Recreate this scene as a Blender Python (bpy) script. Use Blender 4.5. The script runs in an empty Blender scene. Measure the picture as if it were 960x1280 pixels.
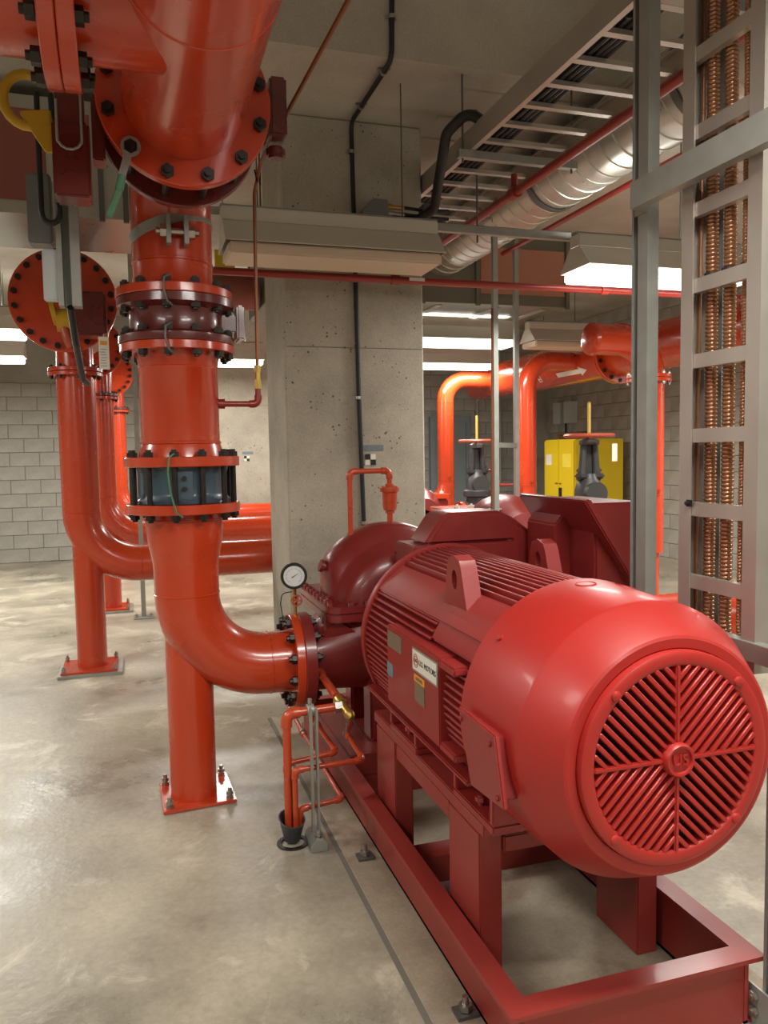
import bpy, bmesh, math, random
from mathutils import Vector, Matrix
random.seed(7)
C = bpy.context.scene.collection
PI = math.pi
SC = bpy.context.scene

# ------------------------------------------------------------------ camera
F_PX = 994.67
yaw, pit, rol = math.radians(17.39), math.radians(4.214), math.radians(-0.972)
fwd = Vector((math.sin(yaw)*math.cos(pit), math.cos(yaw)*math.cos(pit), -math.sin(pit)))
rt = Vector((math.cos(yaw), -math.sin(yaw), 0))
up = rt.cross(fwd)
rt2 = math.cos(rol)*rt + math.sin(rol)*up
up2 = -math.sin(rol)*rt + math.cos(rol)*up
cam = bpy.data.cameras.new('camera')
cam.sensor_fit = 'HORIZONTAL'; cam.sensor_width = 36; cam.lens = F_PX/960*36
cam.clip_start = 0.05; cam.clip_end = 100
camo = bpy.data.objects.new('camera', cam); C.objects.link(camo)
camo.matrix_world = Matrix(((rt2.x, up2.x, -fwd.x, 0), (rt2.y, up2.y, -fwd.y, 0), (rt2.z, up2.z, -fwd.z, 1.5), (0, 0, 0, 1)))
SC.camera = camo

# ------------------------------------------------------------------ world, exposure
w = bpy.data.worlds.new('world'); SC.world = w; w.use_nodes = True
w.node_tree.nodes['Background'].inputs[0].default_value = (0.9, 0.92, 1, 1)
w.node_tree.nodes['Background'].inputs[1].default_value = 0.05
SC.view_settings.view_transform = 'Standard'
SC.view_settings.look = 'None'
SC.view_settings.gamma = 1
SC.view_settings.use_curve_mapping = False
SC.view_settings.exposure = 0.8
LAMP_W = 34.0             # watts of each lit fluorescent fixture
LAMP_C = (1.0, 0.97, 0.90)

# ------------------------------------------------------------------ materials
def lin(c):
    return tuple(((v/255)/12.92 if v/255 <= .04045 else ((v/255+.055)/1.055)**2.4) for v in c)+(1,)
def nodes(m):
    m.use_nodes = True
    return m.node_tree.nodes, m.node_tree.links, m.node_tree.nodes['Principled BSDF']
MATS = {}
def mat(name, rgb, rough=.5, metal=0, var=.08, scale=6, bump=0, bscale=60, coat=0, rvar=.1, spec=.5):
    m = bpy.data.materials.new(name); n, l, p = nodes(m)
    tc = n.new('ShaderNodeTexCoord')
    no = n.new('ShaderNodeTexNoise'); no.inputs['Scale'].default_value = scale; no.inputs['Detail'].default_value = 5
    l.new(tc.outputs['Object'], no.inputs['Vector'])
    mx = n.new('ShaderNodeMix'); mx.data_type = 'RGBA'
    c = lin(rgb)
    mx.inputs[6].default_value = tuple(min(1, v*(1-var)) for v in c[:3])+(1,)
    mx.inputs[7].default_value = tuple(min(1, v*(1+var)) for v in c[:3])+(1,)
    l.new(no.outputs['Fac'], mx.inputs[0]); l.new(mx.outputs[2], p.inputs['Base Color'])
    mr = n.new('ShaderNodeMapRange'); mr.inputs[1].default_value = .3; mr.inputs[2].default_value = .7
    mr.inputs[3].default_value = max(.02, rough-rvar/2); mr.inputs[4].default_value = min(1, rough+rvar/2)
    l.new(no.outputs['Fac'], mr.inputs[0]); l.new(mr.outputs[0], p.inputs['Roughness'])
    p.inputs['Metallic'].default_value = metal
    p.inputs['Specular IOR Level'].default_value = spec
    p.inputs['Coat Weight'].default_value = coat; p.inputs['Coat Roughness'].default_value = .12
    if bump:
        b = n.new('ShaderNodeBump'); b.inputs['Strength'].default_value = bump; b.inputs['Distance'].default_value = .004
        n2 = n.new('ShaderNodeTexNoise'); n2.inputs['Scale'].default_value = bscale; n2.inputs['Detail'].default_value = 4
        l.new(tc.outputs['Object'], n2.inputs['Vector']); l.new(n2.outputs['Fac'], b.inputs['Height']); l.new(b.outputs[0], p.inputs['Normal'])
    MATS[name] = m
    return m
def emis(name, rgb, s):
    m = bpy.data.materials.new(name); n, l, p = nodes(m)
    p.inputs['Base Color'].default_value = (.8, .8, .8, 1)
    p.inputs['Emission Color'].default_value = rgb+(1,); p.inputs['Emission Strength'].default_value = s
    MATS[name] = m
    return m
def concrete(name, dark, light, pits=0.0, rough=.85, stain=None, scale=1.2, lo=.35, hi=.65, rlo=None, bump=.25, gs=90):
    m = bpy.data.materials.new(name); n, l, p = nodes(m)
    tc = n.new('ShaderNodeTexCoord')
    a = n.new('ShaderNodeTexNoise'); a.inputs['Scale'].default_value = scale; a.inputs['Detail'].default_value = 9; a.inputs['Roughness'].default_value = .62
    l.new(tc.outputs['Object'], a.inputs['Vector'])
    r = n.new('ShaderNodeValToRGB'); r.color_ramp.elements[0].position = lo; r.color_ramp.elements[1].position = hi
    r.color_ramp.elements[0].color = lin(dark); r.color_ramp.elements[1].color = lin(light)
    l.new(a.outputs['Fac'], r.inputs[0]); col = r.outputs[0]
    g = n.new('ShaderNodeTexNoise'); g.inputs['Scale'].default_value = gs; g.inputs['Detail'].default_value = 6
    l.new(tc.outputs['Object'], g.inputs['Vector'])
    mg = n.new('ShaderNodeMix'); mg.data_type = 'RGBA'; mg.blend_type = 'OVERLAY'; mg.inputs[0].default_value = .35
    l.new(col, mg.inputs[6]); l.new(g.outputs['Color'], mg.inputs[7])
    sat = n.new('ShaderNodeHueSaturation'); sat.inputs['Saturation'].default_value = 0
    l.new(g.outputs['Color'], sat.inputs['Color']); l.new(sat.outputs[0], mg.inputs[7]); col = mg.outputs[2]
    if stain:
        s = n.new('ShaderNodeTexNoise'); s.inputs['Scale'].default_value = 2.1; s.inputs['Detail'].default_value = 12; s.inputs['Roughness'].default_value = .7
        s.inputs['Distortion'].default_value = .6
        l.new(tc.outputs['Object'], s.inputs['Vector'])
        sr = n.new('ShaderNodeValToRGB'); sr.color_ramp.elements[0].position = .55; sr.color_ramp.elements[1].position = .63
        sr.color_ramp.elements[0].color = (0, 0, 0, 1); sr.color_ramp.elements[1].color = (.5, .5, .5, 1)
        l.new(s.outputs['Fac'], sr.inputs[0])
        ms = n.new('ShaderNodeMix'); ms.data_type = 'RGBA'; ms.inputs[7].default_value = lin(stain)
        l.new(sr.outputs[0], ms.inputs[0]); l.new(col, ms.inputs[6]); col = ms.outputs[2]
    h = g.outputs['Fac']
    if pits:
        v = n.new('ShaderNodeTexVoronoi'); v.inputs['Scale'].default_value = 30; v.inputs['Randomness'].default_value = 1
        l.new(tc.outputs['Object'], v.inputs['Vector'])
        vn = n.new('ShaderNodeTexNoise'); vn.inputs['Scale'].default_value = 7; l.new(tc.outputs['Object'], vn.inputs['Vector'])
        ad = n.new('ShaderNodeMath'); ad.operation = 'MULTIPLY'
        vr = n.new('ShaderNodeMapRange'); vr.inputs[1].default_value = .42; vr.inputs[2].default_value = .75; vr.inputs[3].default_value = .0; vr.inputs[4].default_value = .26
        l.new(vn.outputs['Fac'], vr.inputs[0])
        lt = n.new('ShaderNodeMath'); lt.operation = 'LESS_THAN'
        l.new(v.outputs['Distance'], lt.inputs[0]); l.new(vr.outputs[0], lt.inputs[1])
        ad.inputs[1].default_value = pits; l.new(lt.outputs[0], ad.inputs[0])
        mp = n.new('ShaderNodeMix'); mp.data_type = 'RGBA'; mp.inputs[7].default_value = lin((70, 64, 54))
        l.new(ad.outputs[0], mp.inputs[0]); l.new(col, mp.inputs[6]); col = mp.outputs[2]
    l.new(col, p.inputs['Base Color'])
    if rlo is not None:
        mr = n.new('ShaderNodeMapRange'); mr.inputs[1].default_value = .35; mr.inputs[2].default_value = .7
        mr.inputs[3].default_value = rlo; mr.inputs[4].default_value = rough
        l.new(a.outputs['Fac'], mr.inputs[0]); l.new(mr.outputs[0], p.inputs['Roughness'])
    else:
        p.inputs['Roughness'].default_value = rough
    b = n.new('ShaderNodeBump'); b.inputs['Strength'].default_value = bump; b.inputs['Distance'].default_value = .004
    l.new(h, b.inputs['Height']); l.new(b.outputs[0], p.inputs['Normal'])
    MATS[name] = m
    return m

concrete('floor_concrete', (118, 112, 98), (182, 173, 153), rough=.6, stain=(216, 208, 188), rlo=.26, bump=.35, scale=1.7, lo=.27, hi=.72, gs=38)
concrete('pad_concrete', (132, 120, 102), (172, 160, 138), rough=.8, stain=(130, 92, 76), scale=2)
concrete('column_concrete', (150, 144, 130), (180, 173, 157), pits=.85, scale=1.6, bump=.3)
concrete('ceiling_concrete', (158, 150, 137), (190, 182, 168), scale=.9)
concrete('mortar', (142, 140, 131), (158, 155, 146), scale=3)
concrete('block', (148, 146, 137), (170, 167, 157), scale=2.5)
concrete('block_grey', (140, 139, 134), (160, 158, 152), scale=2.5)
mat('orange_paint', (188, 60, 25), .26, coat=.5, var=.06, scale=3, bump=.05, bscale=30)
mat('orange_bright', (206, 66, 30), .25, coat=.4, var=.04)
mat('orange_pipe_small', (186, 68, 34), .3, coat=.3, var=.06)
mat('valve_red', (98, 34, 30), .3, coat=.5, var=.15, scale=8, bump=.2, bscale=40)
mat('pump_red', (124, 36, 34), .33, coat=.25, var=.1, scale=5, bump=.18, bscale=45)
mat('motor_red', (142, 40, 37), .4, coat=.12, var=.08, scale=4, bump=.12, bscale=50)
mat('motor_red_lit', (164, 37, 31), .42, coat=.08, var=.05, scale=4, bump=.06, bscale=70)  # the motor's own paint, brightened for the light on the fan end
mat('base_red', (146, 52, 45), .42, coat=.1, var=.12, scale=5, bump=.12, bscale=60)
mat('thin_red', (146, 44, 36), .35, coat=.2)
mat('bolt_dark', (58, 54, 50), .42, metal=.75, var=.3, scale=40)
mat('bolt_zinc', (170, 166, 158), .35, metal=.9, var=.15, scale=40)
mat('galv', (158, 160, 153), .45, metal=.4, var=.16, scale=18)
mat('galv_dark', (105, 106, 102), .5, metal=.6, var=.15, scale=14)
mat('aluminium', (186, 178, 168), .4, metal=.6, var=.12, scale=8)
mat('duct_metal', (182, 180, 170), .32, metal=.7, var=.15, scale=6)
mat('duct_olive', (112, 112, 98), .5, metal=.3, var=.06)
mat('duct_patch', (176, 124, 102), .7, var=.06)
mat('duct_patch_red', (140, 78, 66), .6, var=.06)
mat('fixture_white', (206, 200, 188), .4, var=.02)
mat('lens_off', (214, 196, 174), .5, var=.02)
emis('lens_on', (1, .97, .9), 3.2)
mat('cable_black', (28, 28, 28), .5, var=.1)
mat('iron_black', (58, 57, 56), .45, var=.15, bump=.2)
mat('slot_shade', (14, 9, 8), .9)  # near-black colour standing in for shade behind the grille slots
mat('blue_grey', (62, 82, 94), .38, coat=.2, var=.12)
mat('copper', (164, 120, 90), .3, metal=.75, var=.12, scale=20)
mat('copper_dull', (138, 90, 62), .4, metal=.6, var=.15)
mat('brass', (190, 158, 84), .32, metal=.85)
mat('yellow_paint', (222, 192, 22), .38, coat=.2, var=.04)
mat('yellow_cover', (190, 150, 30), .45)
mat('tag_white', (226, 222, 210), .6, var=.02)
mat('gauge_face', (214, 214, 214), .5, var=.01)
mat('ink', (24, 22, 22), .6)
mat('ink_red', (150, 36, 40), .6)
mat('label_orange', (226, 150, 44), .6)
mat('label_grey', (120, 102, 84), .6, var=.3, scale=60)
mat('label_blue', (112, 124, 130), .7, var=.2, scale=50)
mat('wheel_red', (170, 78, 54), .4)
mat('bucket_grey', (58, 60, 66), .5)
mat('green_wire', (70, 120, 84), .5)
mat('stem_yellow', (206, 176, 92), .4, metal=.4)
mat('box_grey', (120, 124, 126), .45)
mat('panel_light', (190, 196, 196), .45)
mat('sealant', (112, 108, 98), .8)
mat('door_blue', (118, 128, 134), .5)
M = MATS

# ------------------------------------------------------------------ mesh helper
def frame(axis):
    a = Vector(axis).normalized()
    t = Vector((0, 0, 1)) if abs(a.z) < .9 else Vector((1, 0, 0))
    u = t.cross(a).normalized(); v = a.cross(u)
    return a, u, v
class B:
    def __init__(s): s.bm = bmesh.new()
    def box(s, x0, x1, y0, y1, z0, z1):
        vs = [s.bm.verts.new(p) for p in ((x0,y0,z0),(x1,y0,z0),(x1,y1,z0),(x0,y1,z0),(x0,y0,z1),(x1,y0,z1),(x1,y1,z1),(x0,y1,z1))]
        for f in ((3,2,1,0),(4,5,6,7),(0,1,5,4),(1,2,6,5),(2,3,7,6),(3,0,4,7)): s.bm.faces.new([vs[i] for i in f])
        return s
    def obox(s, c, ax, ay, az):
        c, ax, ay, az = map(Vector, (c, ax, ay, az))   # half-axis vectors
        vs = [s.bm.verts.new(c+i*ax+j*ay+k*az) for k in (-1,1) for (i,j) in ((-1,-1),(1,-1),(1,1),(-1,1))]
        for f in ((3,2,1,0),(4,5,6,7),(0,1,5,4),(1,2,6,5),(2,3,7,6),(3,0,4,7)): s.bm.faces.new([vs[i] for i in f])
        return s
    def prism(s, poly, vec):
        vec = Vector(vec); n = len(poly)
        a = [s.bm.verts.new(Vector(p)) for p in poly]; b = [s.bm.verts.new(Vector(p)+vec) for p in poly]
        s.bm.faces.new(a[::-1]); s.bm.faces.new(b)
        for i in range(n):
            j = (i+1) % n; s.bm.faces.new([a[i], a[j], b[j], b[i]])
        return s
    def chan(s, o, u, v, ext, W, H, t=.003, lip=.0095):
        # one folded channel: open toward -u, W deep along u, H wide along v, swept along ext
        o, u, v, ext = map(Vector, (o, u, v, ext))
        P = [(0,lip),(0,0),(W,0),(W,H),(0,H),(0,H-lip),(t,H-lip),(t,H-t),(W-t,H-t),(W-t,t),(t,t),(t,lip)]
        return s.prism([o+u*a+v*b_ for a, b_ in P], ext)
    def tube(s, path, r, seg=16, caps=True):
        P = [Vector(p) for p in path]; n = len(P)
        rs = r if isinstance(r, (list, tuple)) else [r]*n
        T = []
        for i in range(n):
            d = (P[min(i+1, n-1)]-P[max(i-1, 0)])
            T.append(d.normalized())
        _, u, v = frame(T[0]); rings = []
        for i in range(n):
            if i:
                q = T[i-1].rotation_difference(T[i]); u = q @ u
            u = (u - T[i]*u.dot(T[i])).normalized(); v = T[i].cross(u)
            rings.append([s.bm.verts.new(P[i]+rs[i]*(math.cos(2*PI*k/seg)*u+math.sin(2*PI*k/seg)*v)) for k in range(seg)])
        for i in range(n-1):
            for k in range(seg):
                s.bm.faces.new([rings[i][k], rings[i][(k+1)%seg], rings[i+1][(k+1)%seg], rings[i+1][k]])
        if caps:
            s.bm.faces.new(rings[0][::-1]); s.bm.faces.new(rings[-1])
        return s
    def cyl(s, p, q, r, seg=16): return s.tube([p, q], r, seg)
    def lathe(s, prof, o, axis, seg=32, a0=0, a1=360, close=False):
        # prof: (radius, distance along axis); full turns have no seam
        a, u, v = frame(axis); o = Vector(o); full = abs(a1-a0) >= 359.9
        if close: prof = list(prof)+[prof[0]]
        m = seg if full else seg+1; rings = []
        for (r, t) in prof:
            if r < 1e-6: rings.append([s.bm.verts.new(o+a*t)]); continue
            rings.append([s.bm.verts.new(o+a*t+r*(math.cos(math.radians(a0+(a1-a0)*k/seg))*u+math.sin(math.radians(a0+(a1-a0)*k/seg))*v)) for k in range(m)])
        for A, Bq in zip(rings, rings[1:]):
            for k in range(seg):
                k2 = (k+1) % m
                if len(A) == 1 and len(Bq) == 1: continue
                if len(A) == 1: fs = [A[0], Bq[k2], Bq[k]]
                elif len(Bq) == 1: fs = [A[k], A[k2], Bq[0]]
                else: fs = [A[k], A[k2], Bq[k2], Bq[k]]
                try: s.bm.faces.new(fs)
                except ValueError: pass
        return s
    def ring(s, o, axis, ri, ro, t, seg=40, ch=.003):
        return s.lathe([(ri,0),(ro-ch,0),(ro,ch),(ro,t-ch),(ro-ch,t),(ri,t)], o, axis, seg, close=True)
    def hexa(s, c, axis, r, h, seg=6):
        a, u, v = frame(axis); c = Vector(c)
        return s.prism([c+r*(math.cos(2*PI*k/seg)*u+math.sin(2*PI*k/seg)*v) for k in range(seg)], a*h)
def fillet(pts, R, n=8):
    pts = [Vector(p) for p in pts]; out = [pts[0]]
    for i in range(1, len(pts)-1):
        p, c, q = pts[i-1], pts[i], pts[i+1]
        d1 = (p-c).normalized(); d2 = (q-c).normalized()
        ang = d1.angle(d2); t = R/math.tan(ang/2); t = min(t, (p-c).length*.98, (q-c).length*.98); Re = t*math.tan(ang/2)
        cen = c+(d1+d2).normalized()*(Re/math.sin(ang/2))
        s0 = c+d1*t-cen; s1 = c+d2*t-cen; tot = s0.angle(s1); ax = s0.cross(s1).normalized()
        for k in range(n+1): out.append(cen+Matrix.Rotation(tot*k/n, 3, ax) @ s0)
    out.append(pts[-1]); return out

ORG = {}
def finish(me, smooth):
    if smooth is None: return
    me.shade_smooth()
    try: me.set_sharp_from_angle(angle=math.radians(smooth))
    except Exception: pass
def obj(name, b, m, parent=None, smooth=38, bevel=0, seg=2):
    """link one mesh built in world coordinates; its origin is the parent's (or its own base)"""
    bm = b.bm
    bmesh.ops.recalc_face_normals(bm, faces=bm.faces[:])
    o = Vector((0, 0, 0))
    if parent is not None: o = ORG[parent.name]
    else:
        vs = [v.co for v in bm.verts]
        o = Vector(((min(v.x for v in vs)+max(v.x for v in vs))/2, (min(v.y for v in vs)+max(v.y for v in vs))/2, min(v.z for v in vs)))
    bmesh.ops.translate(bm, verts=bm.verts[:], vec=-o)
    if bevel:
        es = [e for e in bm.edges if len(e.link_faces) == 2 and e.calc_face_angle(0) > math.radians(35)]
        bmesh.ops.bevel(bm, geom=es, offset=bevel, segments=seg, affect='EDGES', clamp_overlap=True)
    me = bpy.data.meshes.new(name); bm.to_mesh(me); bm.free(); me.materials.append(m); finish(me, smooth)
    ob = bpy.data.objects.new(name, me); C.objects.link(ob); ORG[ob.name] = o
    if parent is not None: ob.parent = parent
    else: ob.location = o
    return ob
def thing(name, label, cat, loc, group=None):
    o = bpy.data.objects.new(name, None); C.objects.link(o); o.empty_display_size = .05
    o.location = loc; o['label'] = label; o['category'] = cat
    if group: o['group'] = group
    ORG[o.name] = Vector(loc); return o
def tag(o, label, cat, group=None):
    o['label'] = label; o['category'] = cat
    if group: o['group'] = group
    return o
def struct(name, b, m, parent=None, **k):
    o = obj(name, b, m, parent, **k); o['kind'] = 'structure'; return o
def shared(name, me, parent, loc, rot=None):
    """one more object of a mesh that alike pieces share"""
    ob = bpy.data.objects.new(name, me); C.objects.link(ob); ob.parent = parent
    ob.location = Vector(loc)-ORG[parent.name]
    if rot is not None: ob.rotation_mode = 'QUATERNION'; ob.rotation_quaternion = rot
    ORG[ob.name] = ORG[parent.name]
    return ob
BOLT = {}
def stud_mesh(L, r, rh, hh, ext, m):
    key = (round(L, 4), r, rh, hh, ext, m.name)
    if key not in BOLT:
        b = B(); b.cyl((0,0,-L/2-hh-ext), (0,0,L/2+hh+ext), r, 8)
        b.hexa((0,0,L/2), (0,0,1), rh, hh); b.hexa((0,0,-L/2-hh), (0,0,1), rh, hh)
        bmesh.ops.recalc_face_normals(b.bm, faces=b.bm.faces[:])
        me = bpy.data.meshes.new('bolt'); b.bm.to_mesh(me); b.bm.free(); me.materials.append(m); finish(me, 30); BOLT[key] = me
    return BOLT[key]
def bolts(parent, c, axis, R, n, ph, L, r=.012, rh=.021, hh=.02, ext=.012, m=None, name='bolt'):
    me = stud_mesh(L, r, rh, hh, ext, m or M['bolt_dark'])
    a, u, v = frame(axis); q = Vector((0,0,1)).rotation_difference(a)
    for k in range(n):
        t = math.radians(ph+360*k/n)
        shared(name, me, parent, Vector(c)+R*(math.cos(t)*u+math.sin(t)*v), q)
def one_bolt(parent, c, axis, L=.02, r=.008, rh=.015, hh=.012, ext=.01, m=None, name='bolt'):
    me = stud_mesh(L, r, rh, hh, ext, m or M['bolt_dark'])
    return shared(name, me, parent, c, Vector((0,0,1)).rotation_difference(Vector(axis).normalized()))
def text(name, s, size, parent, m, c, right, upv, depth=.0015):
    cu = bpy.data.curves.new('t', 'FONT'); cu.body = s; cu.size = size; cu.extrude = depth; cu.align_x = 'CENTER'; cu.align_y = 'CENTER'
    cu.resolution_u = 3
    t = bpy.data.objects.new('t', cu); C.objects.link(t)
    dg = bpy.context.evaluated_depsgraph_get(); me = bpy.data.meshes.new_from_object(t.evaluated_get(dg))
    bpy.data.objects.remove(t)
    x = Vector(right).normalized(); y = Vector(upv).normalized(); z = x.cross(y)
    me.transform(Matrix(((x.x,y.x,z.x,0),(x.y,y.y,z.y,0),(x.z,y.z,z.z,0),(0,0,0,1))))
    me.transform(Matrix.Translation(Vector(c)-ORG[parent.name]))
    me.materials.clear(); me.materials.append(m); me.name = name
    ob = bpy.data.objects.new(name, me); C.objects.link(ob); ob.parent = parent; ORG[ob.name] = ORG[parent.name]
    return ob
def screwed(b, pts, r, seg=12):
    """threaded pipe: straight runs with fat elbows at the corners"""
    path = fillet(pts, r*1.9, 6); b.tube(path, r, seg)
    P = [Vector(p) for p in pts]
    for i in range(1, len(P)-1):
        d1 = (P[i-1]-P[i]).normalized(); d2 = (P[i+1]-P[i]).normalized()
        e = fillet([P[i]+d1*r*3.1, P[i], P[i]+d2*r*3.1], r*1.9, 6); b.tube(e, r*1.32, seg)
    return b

# ------------------------------------------------------------------ room shell
X0, X1, Y0, Y1, ZC, ZH = -4.0, 7.0, -3.0, 12.6, 3.6, 4.7
b = B(); b.box(X0-.2, X1+.2, Y0-.2, Y1+.2, -.2, 0); struct('floor', b, M['floor_concrete'], smooth=None)
b = B(); b.box(X0-.2, X1+.2, 4.18, Y1+.2, ZC, ZC+1.3); ce = struct('ceiling', b, M['ceiling_concrete'], smooth=None)
b = B(); b.box(X0-.2, X1+.2, Y0-.2, 4.18, ZH, ZH+.2); struct('ceiling_high', b, M['ceiling_concrete'], smooth=None)
b = B()
for y in (4.42, 4.8, 5.15): b.box(1.9, 5.2, y-.02, y+.02, ZC-.012, ZC+.02)
struct('formwork_seam', b, M['ceiling_concrete'], ce, smooth=None)
b = B(); b.box(X0-.2, X0, Y0-.2, Y1+.2, 0, ZH); struct('wall_left', b, M['mortar'], smooth=None)
b = B(); b.box(X0-.2, X1+.2, Y0-.2, Y0, 0, ZH); struct('wall_back', b, M['mortar'], smooth=None)
b = B(); b.box(X0-.2, X1+.2, Y1, Y1+.2, 0, ZC+.3); wf = struct('wall_far', b, M['mortar'], smooth=None)
b = B(); b.box(X1, X1+.2, Y0-.2, Y1+.2, 0, ZH); wr = struct('wall_right', b, M['mortar'], smooth=None)
def block_mesh(sx, sy, sz, m):
    b = B(); b.box(-sx/2, sx/2, -sy/2, sy/2, -sz/2, sz/2)
    bmesh.ops.bevel(b.bm, geom=b.bm.edges[:], offset=.005, segments=1, affect='EDGES')
    me = bpy.data.meshes.new('block'); b.bm.to_mesh(me); b.bm.free(); me.materials.append(m); return me
bmA = block_mesh(.394, .03, .194, M['block']); bmG = block_mesh(.394, .03, .194, M['block_grey']); bmR = block_mesh(.03, .394, .194, M['block'])
def far_blocks(xa, xb, rows, me):
    for r in range(rows[0], rows[1]):
        x = xa + (.2 if r % 2 else 0)
        while x < xb:
            shared('block', me, wf, (x+random.uniform(-.001, .001), Y1-.003+random.uniform(-.003, .003), .1+.2*r)); x += .4
far_blocks(-2.5, .3, (0, 13), bmA)
far_blocks(4.6, 6.8, (3, 16), bmG)
for r in range(0, 18):
    y = 7.4 + (.2 if r % 2 else 0)
    while y < 12.5:
        shared('block', bmR, wr, (X1-.003+random.uniform(-.003, .003), y, .1+.2*r)); y += .4
# far door
b = B(); b.box(4.75, 4.83, 12.5, 12.6, 0, 2.1); b.box(5.4, 5.48, 12.5, 12.6, 0, 2.1); b.box(4.831, 5.399, 12.5, 12.6, 2.02, 2.1)
d1 = struct('door_1', b, M['door_blue'], smooth=None)
b = B(); b.box(4.83, 5.4, 12.53, 12.58, 0.01, 2.02); obj('door_leaf', b, M['door_blue'], d1, smooth=None)

# ------------------------------------------------------------------ columns
def column(y, label, conduit_dx):
    t = thing('concrete_column', label, 'column', (1.395, y+.35, 0))
    b = B(); b.box(.93, 1.86, y, y+.7, 0, ZC); obj('shaft', b, M['column_concrete'], t, smooth=None, bevel=.012, seg=1)
    b = B(); b.box(.945, 1.85, y-.0015, y+.01, 2.178, 2.183); obj('form_joint', b, M['sealant'], t, smooth=None)
    x, z = 1.479, 1.461
    s = .018
    b = B(); b.box(x-.06, x+.09, y-.002, y+.004, z+.055, z+.095); sg = obj('stencil', b, M['label_blue'], t, smooth=None)
    b = B(); b.box(x-2*s, x+2*s, y-.002, y+.004, z-2*s, z+2*s); mk = obj('survey_target', b, M['tag_white'], t, smooth=None)
    for i, j in ((-1, 1), (1, -1)):
        b = B(); b.box(x+min(0, i*2*s), x+max(0, i*2*s), y-.004, y+.002, z+min(0, j*2*s), z+max(0, j*2*s)); obj('target_square', b, M['ink'], mk, smooth=None)
    return t
col1 = column(5.0, 'broad pitted concrete column behind the pump with a black conduit running up it', 0)
column(10.95, 'far concrete column seen between the riser and the near column', 0)
b = B()
path = fillet([(1.425, 4.985, .96), (1.405, 4.985, 1.9), (1.388, 4.985, 3.58), (1.388, 4.158, 3.58), (1.41, 4.158, 4.66)], .06, 5)
b.tube(path, .014, 10)
cd = obj('black_conduit', b, M['cable_black']); tag(cd, 'black conduit clipped up the near column and across the ceiling', 'conduit')
for p, ax in (((1.423, 4.985, 1.05), 0), ((1.398, 4.985, 1.86), 0), ((1.392, 4.985, 2.6), 0), ((1.386, 4.985, 3.4), 0), ((1.388, 4.75, 3.58), 1), ((1.388, 4.3, 3.58), 1), ((1.393, 4.158, 3.8), 0), ((1.4, 4.158, 4.2), 0)):
    b = B()
    if ax: b.ring((p[0], p[1]-.01, p[2]), (0, 1, 0), .0135, .019, .02, 12, .001); b.box(p[0]-.035, p[0]+.035, p[1]-.01, p[1]+.01, 3.592, 3.598)
    else: b.ring((p[0], p[1], p[2]-.01), (0, 0, 1), .0135, .019, .02, 12, .001); b.box(p[0]-.035, p[0]+.03, p[1]+.008, p[1]+.013, p[2]-.01, p[2]+.01)
    obj('clip', b, M['bolt_zinc'], cd)

# ------------------------------------------------------------------ fluorescent fixtures
def fixture(x0, x1, y, zb, on, label, k=1.0, top=None):
    t = thing('strip_light', label, 'light fixture', ((x0+x1)/2, y, zb), 'fluorescent strip lights')
    b = B(); b.box(x0, x1, y-.055, y+.055, zb+.19, zb+.27); obj('channel', b, M['fixture_white'], t, bevel=.006)
    b = B(); b.box(x0-.005, x1+.005, y-.03, y+.03, zb+.27, zb+.285); obj('rail', b, M['galv'], t)
    b = B()
    for s in (-1, 1):
        p = [(x0, y+s*.05, zb+.19), (x0, y+s*.17, zb+.06), (x0, y+s*.172, zb+.064), (x0, y+s*.056, zb+.194)]
        b.prism(p, (x1-x0, 0, 0))
    for x in (x0, x1-.004): b.prism([(x, y-.17, zb+.06), (x, y+.17, zb+.06), (x, y+.05, zb+.19), (x, y-.05, zb+.19)], (.004, 0, 0))
    obj('reflector', b, M['fixture_white'], t, smooth=None)
    b = B(); b.box(x0+.02, x1-.02, y-.16, y+.16, zb, zb+.06); obj('diffuser', b, M['lens_on'] if on else M['lens_off'], t, bevel=.01)
    for x in (x0+(.45 if x0 > 2.65 and x0 < 2.7 else .2), x1-.2):
        b = B(); b.cyl((x, y, zb+.28), (x, y, (top or (ZC if y > 4.18 else ZH))), .004, 6); obj('hanger_rod', b, M['galv_dark'], t)
    if on:
        U = bpy.data.lights.new('added_uplight', 'AREA'); U.shape = 'RECTANGLE'; U.size = x1-x0-.06; U.size_y = .12  # added upward lamp that brightens the ceiling
        U.energy = LAMP_W*k*.11; U.color = LAMP_C
        o = bpy.data.objects.new('added_uplight', U); C.objects.link(o); o.parent = t; o.location = (0, 0, .29); o.rotation_euler = (PI, 0, 0)
        L = bpy.data.lights.new('tube_light', 'AREA'); L.shape = 'RECTANGLE'; L.size = x1-x0-.06; L.size_y = .3
        L.energy = LAMP_W*k*(x1-x0)/1.2; L.color = LAMP_C
        o = bpy.data.objects.new('tube_light', L); C.objects.link(o); o.parent = t; o.location = (0, 0, -.006)
    return t
fixture(.5, 1.735, 4.45, 2.565, False, 'unlit strip light with a beige diffuser in front of the near column')
fixture(2.66, 3.88, 4.45, 2.56, True, 'brightly lit strip light nearest at right, cut by the steel strut')
fixture(2.6, 3.82, 7.65, 2.58, True, 'lit strip light right of the near column under the duct, upper of two', top=2.878)
fixture(4.06, 4.84, 7.75, 2.6, False, 'dim strip light above the second orange riser elbow')
fixture(3.7, 4.84, 10.25, 2.64, True, 'lit strip light above the farther orange riser elbow')
fixture(.3, 1.52, 9.6, 2.56, True, 'lit strip light between the main riser and the near column')
fixture(-2.1, -.88, 8.0, 2.6, True, 'lit strip light at left edge beside the round blind flange, upper one')
fixture(-2.35, -1.13, 10.0, 2.6, True, 'lit strip light at left edge under the blind flange, lower one')
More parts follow.
